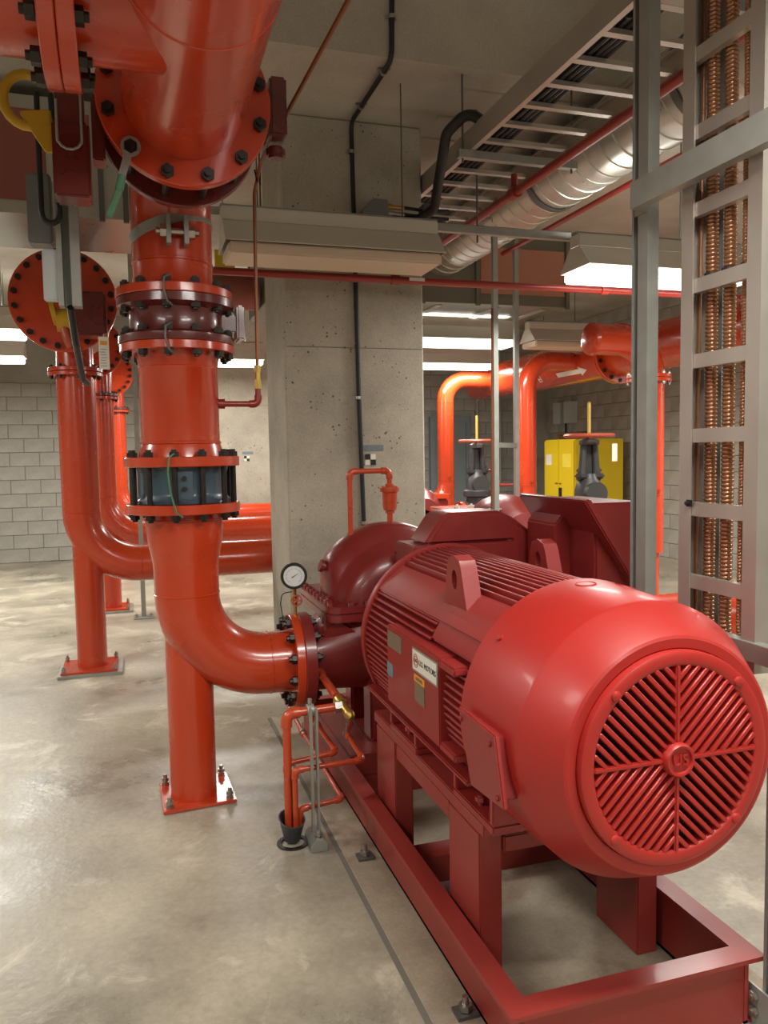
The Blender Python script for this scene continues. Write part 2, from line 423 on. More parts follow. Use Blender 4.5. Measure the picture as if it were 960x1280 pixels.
# the rows over and behind the photographer, out of the frame
for i, (x, y) in enumerate(((-1.75, 1.1), (1.2, .9), (-1.6, -1.4), (1.6, -1.4), (-2.4, 4.2), (4.6, 1.2), (6.1, 5.0))):
    fixture(x-.61, x+.61, y, 2.65, True, ('lit strip light over the floor left of the photographer', 'lit strip light over the fan end of the motor', 'lit strip light behind the photographer, left one',
            'lit strip light behind the photographer, right one', 'lit strip light at far left beyond the frame', 'lit strip light at far right beyond the cable ladder', 'added strip light outside the picture, brightening the right block wall')[i], (.6, .9, .5, .7, 1.1, 1.1, 1.7)[i])  # last fixture is added to brighten the right wall

# ------------------------------------------------------------------ equipment pad
b = B(); b.box(.695, 1.64, 1.1, 4.45, -.01, .004); pad = obj('equipment_pad', b, M['pad_concrete'], smooth=None, bevel=.003, seg=1)
tag(pad, 'concrete strip the pump skid stands on, edged by a joint', 'pad')
b = B(); b.box(.677, .695, 1.1, 4.45, -.01, .0025); obj('joint_strip', b, M['sealant'], pad, smooth=None)

# ------------------------------------------------------------------ main riser
RX, RY = .2, 3.5
t = thing('riser_elbow', 'orange floor-supported pipe elbow bolted to the pump nozzle', 'pipe', (RX, RY, 0))
b = B(); b.lathe([(.160,1.268),(.163,1.24),(.166,1.238),(.166,1.232),(.162,1.229),(.161,1.19),(.156,1.14),(.146,1.09),(.1385,1.05),(.1365,1.02),(.1365,.915)], (RX,RY,0), (0,0,1), 40)
obj('reducer', b, M['orange_paint'], t, smooth=50)
b = B(); b.tube(fillet([(RX,RY,.916),(RX,RY,.577),(.64,RY,.577)], .335, 14), .1365, 36, caps=False)
for c, ax in (((RX,RY,.911), (0,0,1)), ((.54,RY,.577), (1,0,0))): b.lathe([(.136,0),(.1395,.002),(.1395,.006),(.136,.008)], c, ax, 36)
obj('elbow', b, M['orange_paint'], t, smooth=50)
b = B(); b.cyl((RX,RY+.02,.012), (RX,RY+.02,.72), .1, 36); obj('support_post', b, M['orange_paint'], t)
b = B(); b.prism([(.066,3.37,.002),(.373,3.395,.002),(.362,3.712,.002),(.058,3.687,.002)], (0,0,.014)); obj('base_plate', b, M['orange_paint'], t, bevel=.002)
for x, y in ((.092,3.4),(.346,3.42),(.336,3.685),(.084,3.662)):
    one_bolt(t, (x,y,.03), (0,0,1), .006, .009, .017, .014, .016, M['bolt_zinc'], 'anchor_bolt')
b = B(); b.ring((RX,RY,1.265), (0,0,1), .15, .2365, .04); fl = obj('flange', b, M['orange_paint'], t)
b = B(); b.ring((.637,RY,.577), (1,0,0), .13, .21, .038); obj('flange', b, M['orange_paint'], t)
bolts(t, (.679,RY,.577), (1,0,0), .182, 12, 15, .085)
t = thing('check_valve', 'blue-grey silent check valve clamped by long dark studs between orange flanges', 'valve', (RX,RY,1.305))
b = B(); b.lathe([(0,1.307),(.192,1.307),(.196,1.32),(.183,1.335),(.18,1.35),(.18,1.425),(.186,1.44),(.19,1.457),(0,1.458)], (RX,RY,0), (0,0,1), 40); obj('body', b, M['blue_grey'], t)
for a in (-92, 28, 150):
    ca, sa = math.cos(math.radians(a)), math.sin(math.radians(a)); d = Vector((ca, sa, 0)); s = Vector((-sa, ca, 0))
    b = B(); b.obox(Vector((RX,RY,1.385))+d*.182, d*.012, s*.034, Vector((0,0,.06))); bp = obj('boss_plate', b, M['blue_grey'], t, bevel=.003)
    for z in (1.37, 1.412): one_bolt(t, Vector((RX,RY,z))+d*.195, d, .004, .004, .011, .008, .002, name='boss_bolt')
bolts(t, (RX,RY,1.382), (0,0,1), .212, 12, 18, .236, .0115, .021, .02, .01, name='stud')
b = B(); pts = [(.155,3.255,1.512),(.135,3.245,1.5),(.128,3.245,1.44),(.135,3.245,1.36),(.155,3.245,1.28),(.18,3.25,1.258)]
b.tube(pts, .004, 8); obj('bonding_wire', b, M['green_wire'], t)
t = thing('pipe_spool', 'vertical red-orange pipe spool above the check valve with a side tapping', 'pipe', (RX,RY,1.46))
b = B(); b.ring((RX,RY,1.459), (0,0,1), .15, .2385, .041); obj('flange', b, M['orange_paint'], t)
b = B(); b.lathe([(.178,1.498),(.17,1.535),(.164,1.552),(.168,1.555),(.168,1.562),(.162,1.566),(.162,1.86),(.166,1.864),(.166,1.87),(.162,1.873),(.168,1.91),(.178,1.935)], (RX-.003,RY,0), (0,0,1), 44); obj('barrel', b, M['orange_paint'], t, smooth=50)
b = B(); b.ring((RX-.003,RY,1.93), (0,0,1), .15, .235, .034); obj('flange', b, M['orange_paint'], t)
b = B(); b.cyl((.352,RY,1.724), (.385,RY,1.724), .021, 14); screwed(b, [(.36,RY,1.724),(.53,RY,1.724),(.53,RY,1.79)], .0125); obj('side_tapping', b, M['thin_red'], t)
t = thing('butterfly_valve', 'dark red double-flanged valve in the main riser, between two bolt circles', 'valve', (RX,RY,1.965))
b = B(); b.lathe([(.12,1.965),(.235,1.965),(.237,1.97),(.237,1.995),(.225,2.003),(.195,2.01),(.19,2.03),(.19,2.08),(.196,2.1),(.225,2.11),(.238,2.116),(.238,2.148),(.12,2.152)], (RX-.005,RY,0), (0,0,1), 44); obj('body', b, M['valve_red'], t)
b = B(); b.box(.37,.44,RY-.05,RY+.05,2.02,2.1); b.box(.44,.472,RY-.065,RY+.065,1.99,2.135); obj('stem_neck', b, M['valve_red'], t, bevel=.008)
bolts(t, (RX-.005,RY,1.966), (0,0,1), .212, 12, 18, .074, .0115, .021, .02, .008)
bolts(t, (RX-.005,RY,2.151), (0,0,1), .212, 12, 18, .074, .0115, .021, .02, .008)
for zz in (1.966, 2.151):
    b = B(); b.tube([(.165,3.262,zz+.062),(.14,3.248,zz+.045),(.137,3.245,zz),(.15,3.247,zz-.045),(.17,3.262,zz-.06)], .0045, 8); obj('bonding_wire', b, M['galv_dark'], t)
t = thing('discharge_elbow', 'dull red top elbow of the main riser turning into the overhead header', 'pipe', (RX-.01,RY,2.15))
b = B(); b.ring((RX-.01,RY,2.151), (0,0,1), .15, .238, .036); obj('flange', b, M['orange_paint'], t)
b = B(); b.lathe([(.176,2.186),(.168,2.22),(.163,2.245),(.163,2.29),(.167,2.293),(.167,2.3),(.163,2.303)], (RX-.012,RY,0), (0,0,1), 40)
b.tube(fillet([(RX-.012,RY,2.3),(RX-.012,RY,2.69),(RX-.005,3.07,2.69)], .26, 12), .163, 40, caps=False); obj('elbow', b, M['orange_paint'], t, smooth=50)
b = B(); b.ring((.205,3.03,2.68), (0,1,0), .15, .276, .038, 56); obj('flange', b, M['valve_red'], t)  # pipe flange in darker red, shade behind the header put into its colour
t = thing('pipe_clamp', 'galvanised riser clamp bolted around the top of the main riser', 'clamp', (RX-.012,RY,2.36))
b = B(); n_ = Vector((-.28,.1,1)).normalized(); b.ring(Vector((RX-.012,RY,2.43))-n_*.02, n_, .164, .172, .042, 40, .001)
obj('band', b, M['galv'], t)
for x in (.166, .234):
    b = B(); b.box(x-.009,x+.009,3.275,3.345,2.335,2.445); obj('ear', b, M['galv'], t, bevel=.002)
one_bolt(t, (.2,3.3,2.385), (1,0,0), .085, .014, .027, .024, .016, M['bolt_zinc'], 'clamp_bolt')
t = thing('wafer_valve', 'dark red wafer valve between the big header flanges with a side gear neck', 'valve', (.21,2.94,2.42))
b = B(); b.lathe([(.1,2.845),(.225,2.848),(.225,3.027),(.1,3.03)], (.208,0,2.69), (0,1,0), 48); obj('body', b, M['valve_red'], t)  # dark red also carries the shade between the flanges
b = B(); b.box(.42,.5,2.86,2.98,2.64,2.79); b.box(.5,.56,2.84,3.0,2.615,2.815); b.cyl((.53,2.92,2.6), (.53,2.92,2.56), .035, 12); obj('gear_neck', b, M['valve_red'], t, bevel=.008)
bolts(t, (.21,2.938,2.69), (0,1,0), .254, 12, 15, .265, .0125, .023, .022, .012)
# ground strap hanging from a header bolt
t = thing('bonding_strap', 'grey cable lug and green strap hanging from a header flange bolt', 'strap', (.05,2.78,2.29))
b = B(); b.prism([(.042,2.79,2.51),(.018,2.79,2.515),(-.012,2.785,2.415),(.01,2.785,2.405)], (0,.006,0)); b.cyl((.031,2.796,2.511), (.031,2.788,2.511), .032, 14); obj('lug', b, M['galv'], t)
b = B(); b.cyl((.001,2.787,2.415), (-.01,2.79,2.37), .014, 10); b.cyl((-.008,2.79,2.375), (-.045,2.8,2.285), .011, 8); obj('cable', b, M['green_wire'], t)
# overhead header
t = thing('header_tee', 'big red overhead header tee running toward the camera', 'pipe', (.21,2.0,2.48))
b = B(); b.tube([(.208,2.83,2.69),(.2,.35,2.69)], .2, 56, caps=False)
b.lathe([(.199,0),(.203,.003),(.203,.01),(.199,.013)], (.204,2.05,2.69), (0,1,0), 48); obj('run', b, M['orange_paint'], t, smooth=50)
b = B(); b.tube([(.2,2.22,2.69),(-.09,2.22,2.69)], .182, 48, caps=False)
obj('branch', b, M['orange_paint'], t, smooth=50)
b = B(); b.ring((.21,2.808,2.69), (0,1,0), .19, .286, .04, 64); obj('flange', b, M['orange_paint'], t)
b = B(); b.ring((-.132,2.22,2.69), (1,0,0), .17, .25, .042, 56); obj('flange', b, M['orange_paint'], t)
bolts(t, (-.135,2.22,2.69), (1,0,0), .222, 12, 15, .085, .0125, .023, .022, .012)
t = thing('branch_header', 'big red overhead pipe leaving the picture at upper left', 'pipe', (-1.2,2.22,2.5))
b = B(); b.tube([(-.14,2.22,2.69),(-2.6,2.22,2.69)], .182, 48, caps=False); b.lathe([(.181,0),(.185,.003),(.185,.009),(.181,.012)], (-.33,2.22,2.69), (1,0,0), 48); obj('barrel', b, M['orange_paint'], t)
b = B(); b.ring((-.174,2.22,2.69), (1,0,0), .17, .25, .04, 56); obj('flange', b, M['orange_paint'], t)
# copper sensing line
b = B(); screwed(b, [(.53,RY,1.84),(.535,RY,2.0)], .004)
b.tube(fillet([(.53,RY,1.86),(.538,RY,2.62),(.545,3.35,2.7),(.64,2.0,2.78),(.68,1.0,2.9)], .03, 5), .0075, 10)
cl = obj('sensing_line', b, M['copper_dull']); tag(cl, 'thin copper tube rising from the red elbow right of the riser', 'tube')
b = B(); b.cyl((.53,RY,1.79), (.53,RY,1.83), .016, 6); b.cyl((.53,RY,1.83), (.53,RY,1.86), .012, 10); b.cyl((.53,RY,1.86), (.53,RY,1.89), .015, 6); obj('fitting', b, M['brass'], cl)
for p in ((.54,3.42,2.66), (.55,3.2,2.71)):
    b = B(); b.tube([(p[0],p[1],p[2]-.02),(p[0]-.01,p[1],p[2]+.03),(p[0]+.012,p[1],p[2]+.03),(p[0]+.012,p[1],p[2]-.03)], .004, 6); obj('hanger_hook', b, M['cable_black'], cl)

# ------------------------------------------------------------------ fire pump
PX, PY, PZ = 1.147, 3.6, .80
pump = thing('fire_pump', 'dark red split-case fire pump between the orange elbow and the motor', 'pump', (PX,PY,.1))
prof = [(.08,3.2),(.12,3.22),(.125,3.36),(.2,3.375),(.25,3.395),(.275,3.43),(.285,3.475),(.305,3.495),(.345,3.52),(.367,3.555),(.376,3.61),(.37,3.68),(.345,3.73),(.29,3.77),(.28,3.84),(.2,3.9),(.125,3.93),(.1,4.05)]
b = B(); b.lathe(prof, (PX,0,PZ), (0,1,0), 56)
for v in b.bm.verts:
    d_ = PX-v.co.x
    if abs(d_) > .30: v.co.x = PX-math.copysign(.30+(abs(d_)-.30)*(.28 if v.co.z < .95 else .28+.72*min(1, (v.co.z-.95)/.12)), d_)
obj('upper_casing', b, M['pump_red'], pump, smooth=55)
b = B(); b.lathe([(r*.93, y) for r, y in prof], (PX,0,.70), (0,1,0), 40); obj('lower_casing', b, M['pump_red'], pump, smooth=55)
b = B(); b.tube([(.72,3.5,.577),(.8,3.51,.585),(.95,3.55,.62),(1.1,3.58,.66)], [.145,.16,.22,.26], 32); b.prism([(.735,3.44,.7),(.735,3.56,.7),(.9,3.6,.76),(.9,3.4,.76)], (0.12,0,-.06)); obj('discharge_nozzle', b, M['pump_red'], pump, smooth=55)
b = B(); b.prism([(.73,3.4,.705),(.73,3.6,.705),(.83,3.7,.79),(.83,3.36,.79)], (.15,0,-.1)); obj('nozzle_shoulder', b, M['pump_red'], pump, bevel=.02)
b = B(); b.ring((.675,3.5,.577), (1,0,0), .12, .212, .05, 48); obj('flange', b, M['pump_red'], pump)
b = B(); b.tube([(1.2,3.58,.66),(1.4,3.53,.62),(1.6,3.5,.58)], [.26,.2,.15], 32); obj('suction_nozzle', b, M['pump_red'], pump, smooth=55)
def rrect(x0, x1, y0, y1, r, z, n=5):
    o = []
    for cx, cy, a in ((x1-r,y1-r,0),(x0+r,y1-r,90),(x0+r,y0+r,180),(x1-r,y0+r,270)):
        for k in range(n+1):
            t_ = math.radians(a+90*k/n); o.append((cx+r*math.cos(t_), cy+r*math.sin(t_), z))
    return o
b = B(); b.prism(rrect(.785,1.51,3.33,4.02,.06,.762), (0,0,.036)); obj('split_flange', b, M['pump_red'], pump, bevel=.004)
b = B(); b.prism(rrect(.783,1.512,3.332,4.018,.06,.800), (0,0,.032)); obj('split_flange', b, M['pump_red'], pump, bevel=.004)
for k in range(9):
    one_bolt(pump, (.808,3.38+.073*k,.815), (0,0,1), .034, .008, .019, .016, .006, M['pump_red'])
for x in (.9, .97, 1.33, 1.4):
    one_bolt(pump, (x,3.365,.815), (0,0,1), .034, .008, .019, .016, .006, M['pump_red'])
b = B(); b.box(.778,.79,3.4,3.45,.69,.8); obj('casing_tag', b, M['copper_dull'], pump, bevel=.002)
b = B(); b.cyl((.86,PY,.97), (.815,PY,.985), .02, 14); b.cyl((.825,PY,.981), (.81,PY,.986), .03, 14); obj('vent_plug', b, M['pump_red'], pump)
b = B(); b.cyl((1.1,3.33,1.065), (1.1,3.29,1.07), .014, 8); b.hexa((1.1,3.3,1.07), (0,-1,.1), .018, .016); b.tube(fillet([(1.11,3.29,1.07),(1.2,3.26,1.06),(1.24,3.27,1.0),(1.24,3.28,.93)], .05, 5), .0045, 8); obj('seal_line', b, M['pump_red'], pump)
b = B(); b.cyl((PX,2.9,PZ), (PX,3.2,PZ), .06, 20); b.lathe([(.1,2.98),(.1,3.05),(.13,3.06),(.13,3.16)], (PX,0,PZ), (0,1,0), 24); obj('shaft_coupling', b, M['pump_red'], pump)
for y in (3.44, 3.78):
    b = B(); b.box(.98,1.32,y-.06,y+.06,.196,.6); obj('pump_foot', b, M['pump_red'], pump, bevel=.01)
b = B(); b.cyl((.77,3.44,.545), (.742,3.34,.54), .026, 14); b.cyl((.75,3.38,.542), (.738,3.03,.535), .0175, 14); obj('drain_stub', b, M['orange_pipe_small'], pump)
# suction spool to the right
t = thing('suction_pipe', 'orange suction pipe at floor height behind the cable ladder', 'pipe', (2.4,3.5,.4))
b = B(); b.cyl((1.66,3.5,.577), (4.3,3.5,.577), .16, 36); obj('barrel', b, M['orange_bright'], t)
b = B(); b.ring((1.6,3.5,.577), (1,0,0), .12, .23, .06, 40); obj('flange', b, M['orange_bright'], t)
b = B(); b.cyl((2.6,3.5,.0), (2.6,3.5,.45), .07, 20); b.box(2.45,2.75,3.35,3.65,0,.014); obj('support_post', b, M['orange_bright'], t)
# air release valve
t = thing('air_release_valve', 'small orange-red air release valve on a pipe loop over the pump casing', 'valve', (1.157,PY,1.16))
b = B(); b.cyl((1.157,PY,1.16), (1.157,PY,1.225), .014, 12); b.cyl((1.157,PY,1.215), (1.157,PY,1.228), .022, 6); b.lathe([(0,1.228),(.03,1.23),(.034,1.25),(.036,1.32),(.03,1.322)], (1.157,PY,0), (0,0,1), 24); obj('float_pot', b, M['orange_pipe_small'], t)
b = B(); b.lathe([(0,1.318),(.046,1.318),(.047,1.33),(.046,1.338),(.02,1.34),(.02,1.355),(0,1.356)], (1.157,PY,0), (0,0,1), 24); obj('cover', b, M['orange_pipe_small'], t)
for k in range(4): one_bolt(t, (1.157+.04*math.cos(k*PI/2+.6), PY+.04*math.sin(k*PI/2+.6), 1.333), (0,0,1), .01, .003, .006, .005, .002, M['orange_pipe_small'])
b = B(); screwed(b, [(1.157,PY,1.35),(1.157,PY,1.418),(.962,PY,1.418),(.962,PY,1.11)], .0125); obj('vent_pipe', b, M['orange_pipe_small'], t)
# pressure gauge
t = thing('pressure_gauge', 'round black-rimmed white pressure gauge on a small valve above the pump nozzle', 'gauge', (.665,3.5,.78))
gc = Vector((.66,3.46,.964)); gd = Vector((-.12,-1,-.02)).normalized(); gr = Vector((0,0,1)).cross(-gd).normalized()
gr = Vector((gd.y*-1, gd.x, 0)).normalized(); gu = Vector((0,0,1))
b = B(); b.lathe([(0,-.03),(.05,-.03),(.058,-.02),(.0595,.0),(.057,.006),(.0475,.006),(.0465,.001),(0,.001)], gc, gd, 40); obj('case', b, M['cable_black'], t)
b = B(); b.lathe([(0,.0022),(.0465,.0022)], gc, gd, 40); fc = obj('dial_face', b, M['gauge_face'], t, smooth=None)
b = B()
for k in range(28):
    a = math.radians(225-270*k/27); d = gr*math.cos(a)+gu*math.sin(a); L_ = .006 if k % 3 == 0 else .0035
    b.obox(gc+gd*.003+d*(.036-L_/2), d*L_/2, gd*.0003, d.cross(gd)*.0007)
obj('scale_marks', b, M['ink'], fc, smooth=None)
b = B(); d = (gr*math.cos(math.radians(32))+gu*math.sin(math.radians(32))); q = d.cross(gd)
b.prism([gc+gd*.0045-d*.012-q*.002, gc+gd*.0045+d*.024, gc+gd*.0045-d*.012+q*.002], gd*.001); obj('needle', b, M['ink'], fc, smooth=None)
b = B(); b.cyl((.664,3.475,.91), (.667,3.49,.875), .008, 10); b.hexa((.667,3.49,.84), (0,0,1), .014, .03); b.cyl((.668,3.495,.77), (.668,3.49,.84), .008, 10); b.cyl((.67,3.49,.857), (.645,3.49,.857), .006, 8); obj('cock', b, M['brass'], t)
b = B(); hc = Vector((.67,3.462,.853)); b.lathe([(.02,-.004),(.026,-.004),(.027,0),(.026,.004),(.02,.004)], hc, (0,-1,0), 18, close=True)
for k in range(5):
    a = 2*PI*k/5; b.cyl(hc, hc+Vector((math.cos(a)*.023, 0, math.sin(a)*.023)), .004, 6)
b.cyl(hc, hc+Vector((0,.03,0)), .005, 8); obj('cock_wheel', b, M['wheel_red'], t)
b = B(); b.tube(fillet([(.655,3.49,.89),(.61,3.49,.885),(.602,3.49,.84),(.612,3.49,.77)], .02, 4), .0025, 6); obj('sensing_wire', b, M['cable_black'], t)

# ------------------------------------------------------------------ motor
MX, MZ = 1.147, .80
motor = thing('electric_motor', 'large red electric motor with a slotted fan cover facing the camera', 'motor', (MX,2.3,.5))
b = B(); b.cyl((MX,1.86,MZ), (MX,2.87,MZ), .285, 48); obj('stator_body', b, M['motor_red'], motor)
def circ(dx, r=.336): return math.sqrt(max(0, r*r-dx*dx))
for k in range(18):
    dz = -.165+.0215*k
    for s in (-1, 1):
        if s == 1 and k % 2: continue
        xo = circ(dz, .338)
        y1_ = 2.855; ya_ = 2.235 if (s < 0 and dz > .13) else 1.9
        b = B(); b.box(*sorted((MX+s*(xo-.075), MX+s*xo)), ya_, y1_, MZ+dz-.0045, MZ+dz+.0045); obj('cooling_fin', b, M['motor_red'], motor, bevel=.002, seg=1)
for k in range(17):
    dx = -.168+.021*k
    zo = circ(dx, .338)
    b = B(); b.box(MX+dx-.0045, MX+dx+.0045, 1.9, 2.855, MZ+zo-.085, MZ+zo); obj('cooling_fin', b, M['motor_red'], motor, bevel=.002, seg=1)
for s in (-1, 1):
    poly = [(MX+s*.285,0,MZ+.19),(MX+s*.262,0,MZ+.218),(MX+s*.215,0,MZ+.258),(MX+s*.182,0,MZ+.278),(MX+s*.16,0,MZ+.19),(MX+s*.23,0,MZ+.14)]
    b = B(); b.prism([(x, 1.9, z) for x, y, z in poly], (0,.94,0)); obj('shoulder_rail', b, M['motor_red'], motor, bevel=.006)
    ym = 2.19 if s < 0 else 2.47
    xm = MX+s*.215
    b = B(); pb = [(MX+s*.308,MZ+.135),(MX+s*.300,MZ+.155),(MX+s*.255,MZ+.228),(MX+s*.2,MZ+.274),(MX+s*.175,MZ+.282),(MX+s*.15,MZ+.1)]
    b.prism([(x, ym-.29 if s < 0 else ym-.08, z) for x, z in pb], (0,.33 if s < 0 else .16,0)); obj('lug_block', b, M['motor_red'], motor, bevel=.008)
    # lifting lug plate with an eye
    pl = [(-.125,-.04),(-.085,.03),(-.052,.145),(-.04,.166),(.0,.178),(.04,.166),(.052,.145),(.085,.03),(.125,-.04)]
    ho = Vector((xm, ym, MZ+.215)); b = B(); th = .052
    n_ = 20; hol = [(.02*math.cos(2*PI*k/n_), .105+.03*math.sin(2*PI*k/n_)) for k in range(n_)]
    lean = s*-.25
    def pt(u_, v_, w_): return ho+Vector((w_+lean*-.12*v_*s*-1, u_, v_))
    for sd in (-1, 1):
        o_ = [b.bm.verts.new(pt(u_, v_, sd*th/2)) for u_, v_ in pl]; h_ = [b.bm.verts.new(pt(u_, v_, sd*th/2)) for u_, v_ in hol]
        es = [b.bm.edges.new((o_[i], o_[(i+1) % len(o_)])) for i in range(len(o_))]+[b.bm.edges.new((h_[i], h_[(i+1) % n_])) for i in range(n_)]
        bmesh.ops.triangle_fill(b.bm, edges=es, use_beauty=True)
        if sd < 0: oo, hh_ = o_, h_
    for A_, B_ in ((oo, o_), (hh_, h_)):
        for i in range(len(A_)):
            j = (i+1) % len(A_); b.bm.faces.new([A_[i], A_[j], B_[j], B_[i]])
    obj('lifting_lug', b, M['motor_red'], motor, smooth=30)
b = B(); b.box(.925,.955,2.42,2.62,1.0,1.045); obj('shoulder_pocket', b, M['motor_red'], motor, bevel=.006)
b = B(); b.ring((MX,2.845,MZ), (0,1,0), .27, .348, .03, 64); obj('drive_end_ring', b, M['motor_red'], motor)
b = B(); b.lathe([(.345,2.87),(.26,2.88),(.2,2.91),(.14,2.96),(.1,3.0),(0,3.0)], (MX,0,MZ), (0,1,0), 48); obj('drive_end_bell', b, M['pump_red'], motor)
# fan cover: hollow shell, so the slots look into a drum with painted-in shade
b = B(); b.lathe([(.346,1.905),(.35,1.9),(.341,1.606),(.3385,1.599),(.2845,1.504),(.279,1.496),(.272,1.4925),(.251,1.4935),(.2487,1.496),(.2487,1.515),(.262,1.53),(.30,1.6),(.325,1.63),(.335,1.88)], (MX,0,MZ), (0,1,0), 96, close=True); fcv = obj('fan_cover', b, M['motor_red_lit'], motor, smooth=24)
b = B(); b.lathe([(0,1.74),(.3,1.74)], (MX,0,MZ), (0,1,0), 48); obj('slot_shade_disc', b, M['slot_shade'], motor, smooth=None)  # flat disc; the shade inside the cover is put into its colour
b = B(); b.lathe([(0,1.56),(.05,1.56),(.06,1.72)], (MX,0,MZ), (0,1,0), 24)
for k in range(7):
    a = 2*PI*k/7; d = Vector((math.cos(a),0,math.sin(a))); q = Vector((0,1,0)).cross(d); b.obox(Vector((MX,1.66,MZ))+d*.15, d*.1, Vector((0,.05,0)), q*.006)
obj('cooling_fan', b, M['iron_black'], motor)
# grille: ring, cross ribs, hub and one bar after another
gy = 1.474
b = B(); b.lathe([(.213,.026),(.213,.006),(.216,.002),(.222,0),(.24,0),(.246,.003),(.248,.008),(.248,.026)], (MX,gy,MZ), (0,1,0), 80, close=True); gl = obj('grille_ring', b, M['motor_red_lit'], motor)
b = B(); b.box(MX-.006,MX+.006,gy-.001,gy+.024,MZ-.216,MZ+.216); obj('grille_rib', b, M['motor_red_lit'], gl, bevel=.003)
b = B(); b.box(MX-.216,MX+.216,gy-.001,gy+.024,MZ-.006,MZ+.006); obj('grille_rib', b, M['motor_red_lit'], gl, bevel=.003)
b = B(); b.lathe([(0,-.006),(.028,-.006),(.03,-.012),(.035,-.013),(.039,-.008),(.04,.024),(0,.024)], (MX,gy,MZ), (0,1,0), 32); hub = obj('grille_hub', b, M['motor_red_lit'], gl)
text('hub_letters', 'US', .036, gl, M['motor_red_lit'], (MX,gy-.008,MZ), (1,0,0), (0,0,1), .003)
pitch = .0212
for qx, qz in ((-1,1),(1,1),(-1,-1),(1,-1)):
    d = Vector((qx,0,qz)).normalized(); s = Vector((-qz*qx*qx,0,qx)).normalized() if False else Vector((d.z,0,-d.x))
    for k in range(-6, 7):
        off = (k+.5*0)*pitch
        r_out = math.sqrt(max(0, .216**2-off*off)); r_in = abs(off)+.004
        if off == 0: r_in = .036
        r_in = max(r_in, math.sqrt(max(0, .036**2-off*off)))
        if r_out-r_in < .012: continue
        cpt = Vector((MX,gy+.0175,MZ))+d*(r_out+r_in)/2+s*off
        b = B(); b.obox(cpt, d*(r_out-r_in)/2, Vector((0,.0165,0)), s*.0054); obj('grille_bar', b, M['motor_red_lit'], gl, bevel=.002, seg=1)
for dx, dz in ((-1,1),(1,1),(-1,-1),(1,-1)):
    c_ = Vector((MX+dx*.1625,gy-.004,MZ+dz*.1625)); b = B(); b.hexa(c_+Vector((0,.006,0)), (0,-1,0), .009, .008); b.lathe([(0,-.003),(.006,-.003),(.011,.0),(.013,.006)], c_, (0,1,0), 14); obj('grille_screw', b, M['motor_red_lit'], gl)
for a, y in ((140,1.83),(93,1.83),(74,1.82)):
    d = Vector((math.cos(math.radians(a)),0,math.sin(math.radians(a)))); b = B(); b.lathe([(.024,-.001),(.026,.002),(.028,.002),(.029,-.001)] if a != 140 else [(.009,-.002),(.009,.006),(0,.008)], Vector((MX,y,MZ))+d*.3475, d, 20); obj('cover_dimple', b, M['motor_red_lit'], motor)
b = B(); b.prism([(.774,1.862,.848),(.774,1.645,.842),(.774,1.60,.683),(.774,1.785,.668)], (.013,0,0)); sp = obj('side_plate', b, M['motor_red'], motor, bevel=.003)
b = B(); b.prism([(.787,1.85,.838),(.787,1.66,.832),(.787,1.62,.695),(.787,1.79,.68)], (.09,0,0)); obj('side_plate_frame', b, M['motor_red'], motor, bevel=.004)
for y, z in ((1.67,.815),(1.84,.822),(1.63,.70)):
    one_bolt(motor, (.776,y,z), (1,0,0), .006, .003, .007, .004, .001, M['motor_red'], 'cover_screw')
# nameplate panel with its labels
b = B(); b.box(.797,.86,2.055,2.535,.662,.925); npn = obj('label_panel', b, M['motor_red'], motor, bevel=.004)
b = B(); b.box(.79,.84,1.93,2.04,.9,.925); obj('panel_clip', b, M['motor_red'], motor, bevel=.006)
b = B(); b.box(.79,.84,1.93,2.04,.665,.69); obj('panel_clip', b, M['motor_red'], motor, bevel=.006)
b = B(); b.box(.7945,.798,2.062,2.272,.837,.907); obj('sticker_edge', b, M['galv'], npn, smooth=None)
b = B(); b.box(.7935,.795,2.068,2.266,.843,.902); stk = obj('brand_sticker', b, M['tag_white'], npn, smooth=None)
text('brand_letters', 'U.S. MOTORS', .0235, npn, M['ink'], (.793,2.139,.872), (0,-1,0), (0,0,1), .0006)
b = B(); b.lathe([(.019,0),(.021,0),(.021,.001),(.019,.001)], (.7935,2.237,.872), (-1,0,0), 28, close=True); b.lathe([(.013,0),(.0145,0),(.0145,.001),(.013,.001)], (.7935,2.237,.872), (-1,0,0), 24, close=True)
b.box(.7925,.7935,2.217,2.257,.8712,.8728); obj('brand_emblem', b, M['ink_red'], npn, smooth=None)
text('emblem_letters', 'US', .016, npn, M['ink_red'], (.793,2.237,.872), (0,-1,0), (0,0,1), .0006)
b = B(); b.box(.7945,.798,2.17,2.258,.806,.828); obj('warning_label', b, M['label_orange'], npn, smooth=None)
b = B(); b.box(.794,.7946,2.185,2.243,.812,.822); obj('warning_strip', b, M['label_grey'], npn, smooth=None)
b = B(); b.box(.7945,.798,2.172,2.256,.745,.805); obj('data_plate', b, M['label_grey'], npn, smooth=None)
b = B(); b.box(.7945,.798,2.38,2.52,.855,.91); obj('data_plate', b, M['label_grey'], npn, smooth=None)
b = B(); b.box(.7945,.798,2.47,2.53,.755,.8); obj('data_plate', b, M['label_blue'], npn, smooth=None)
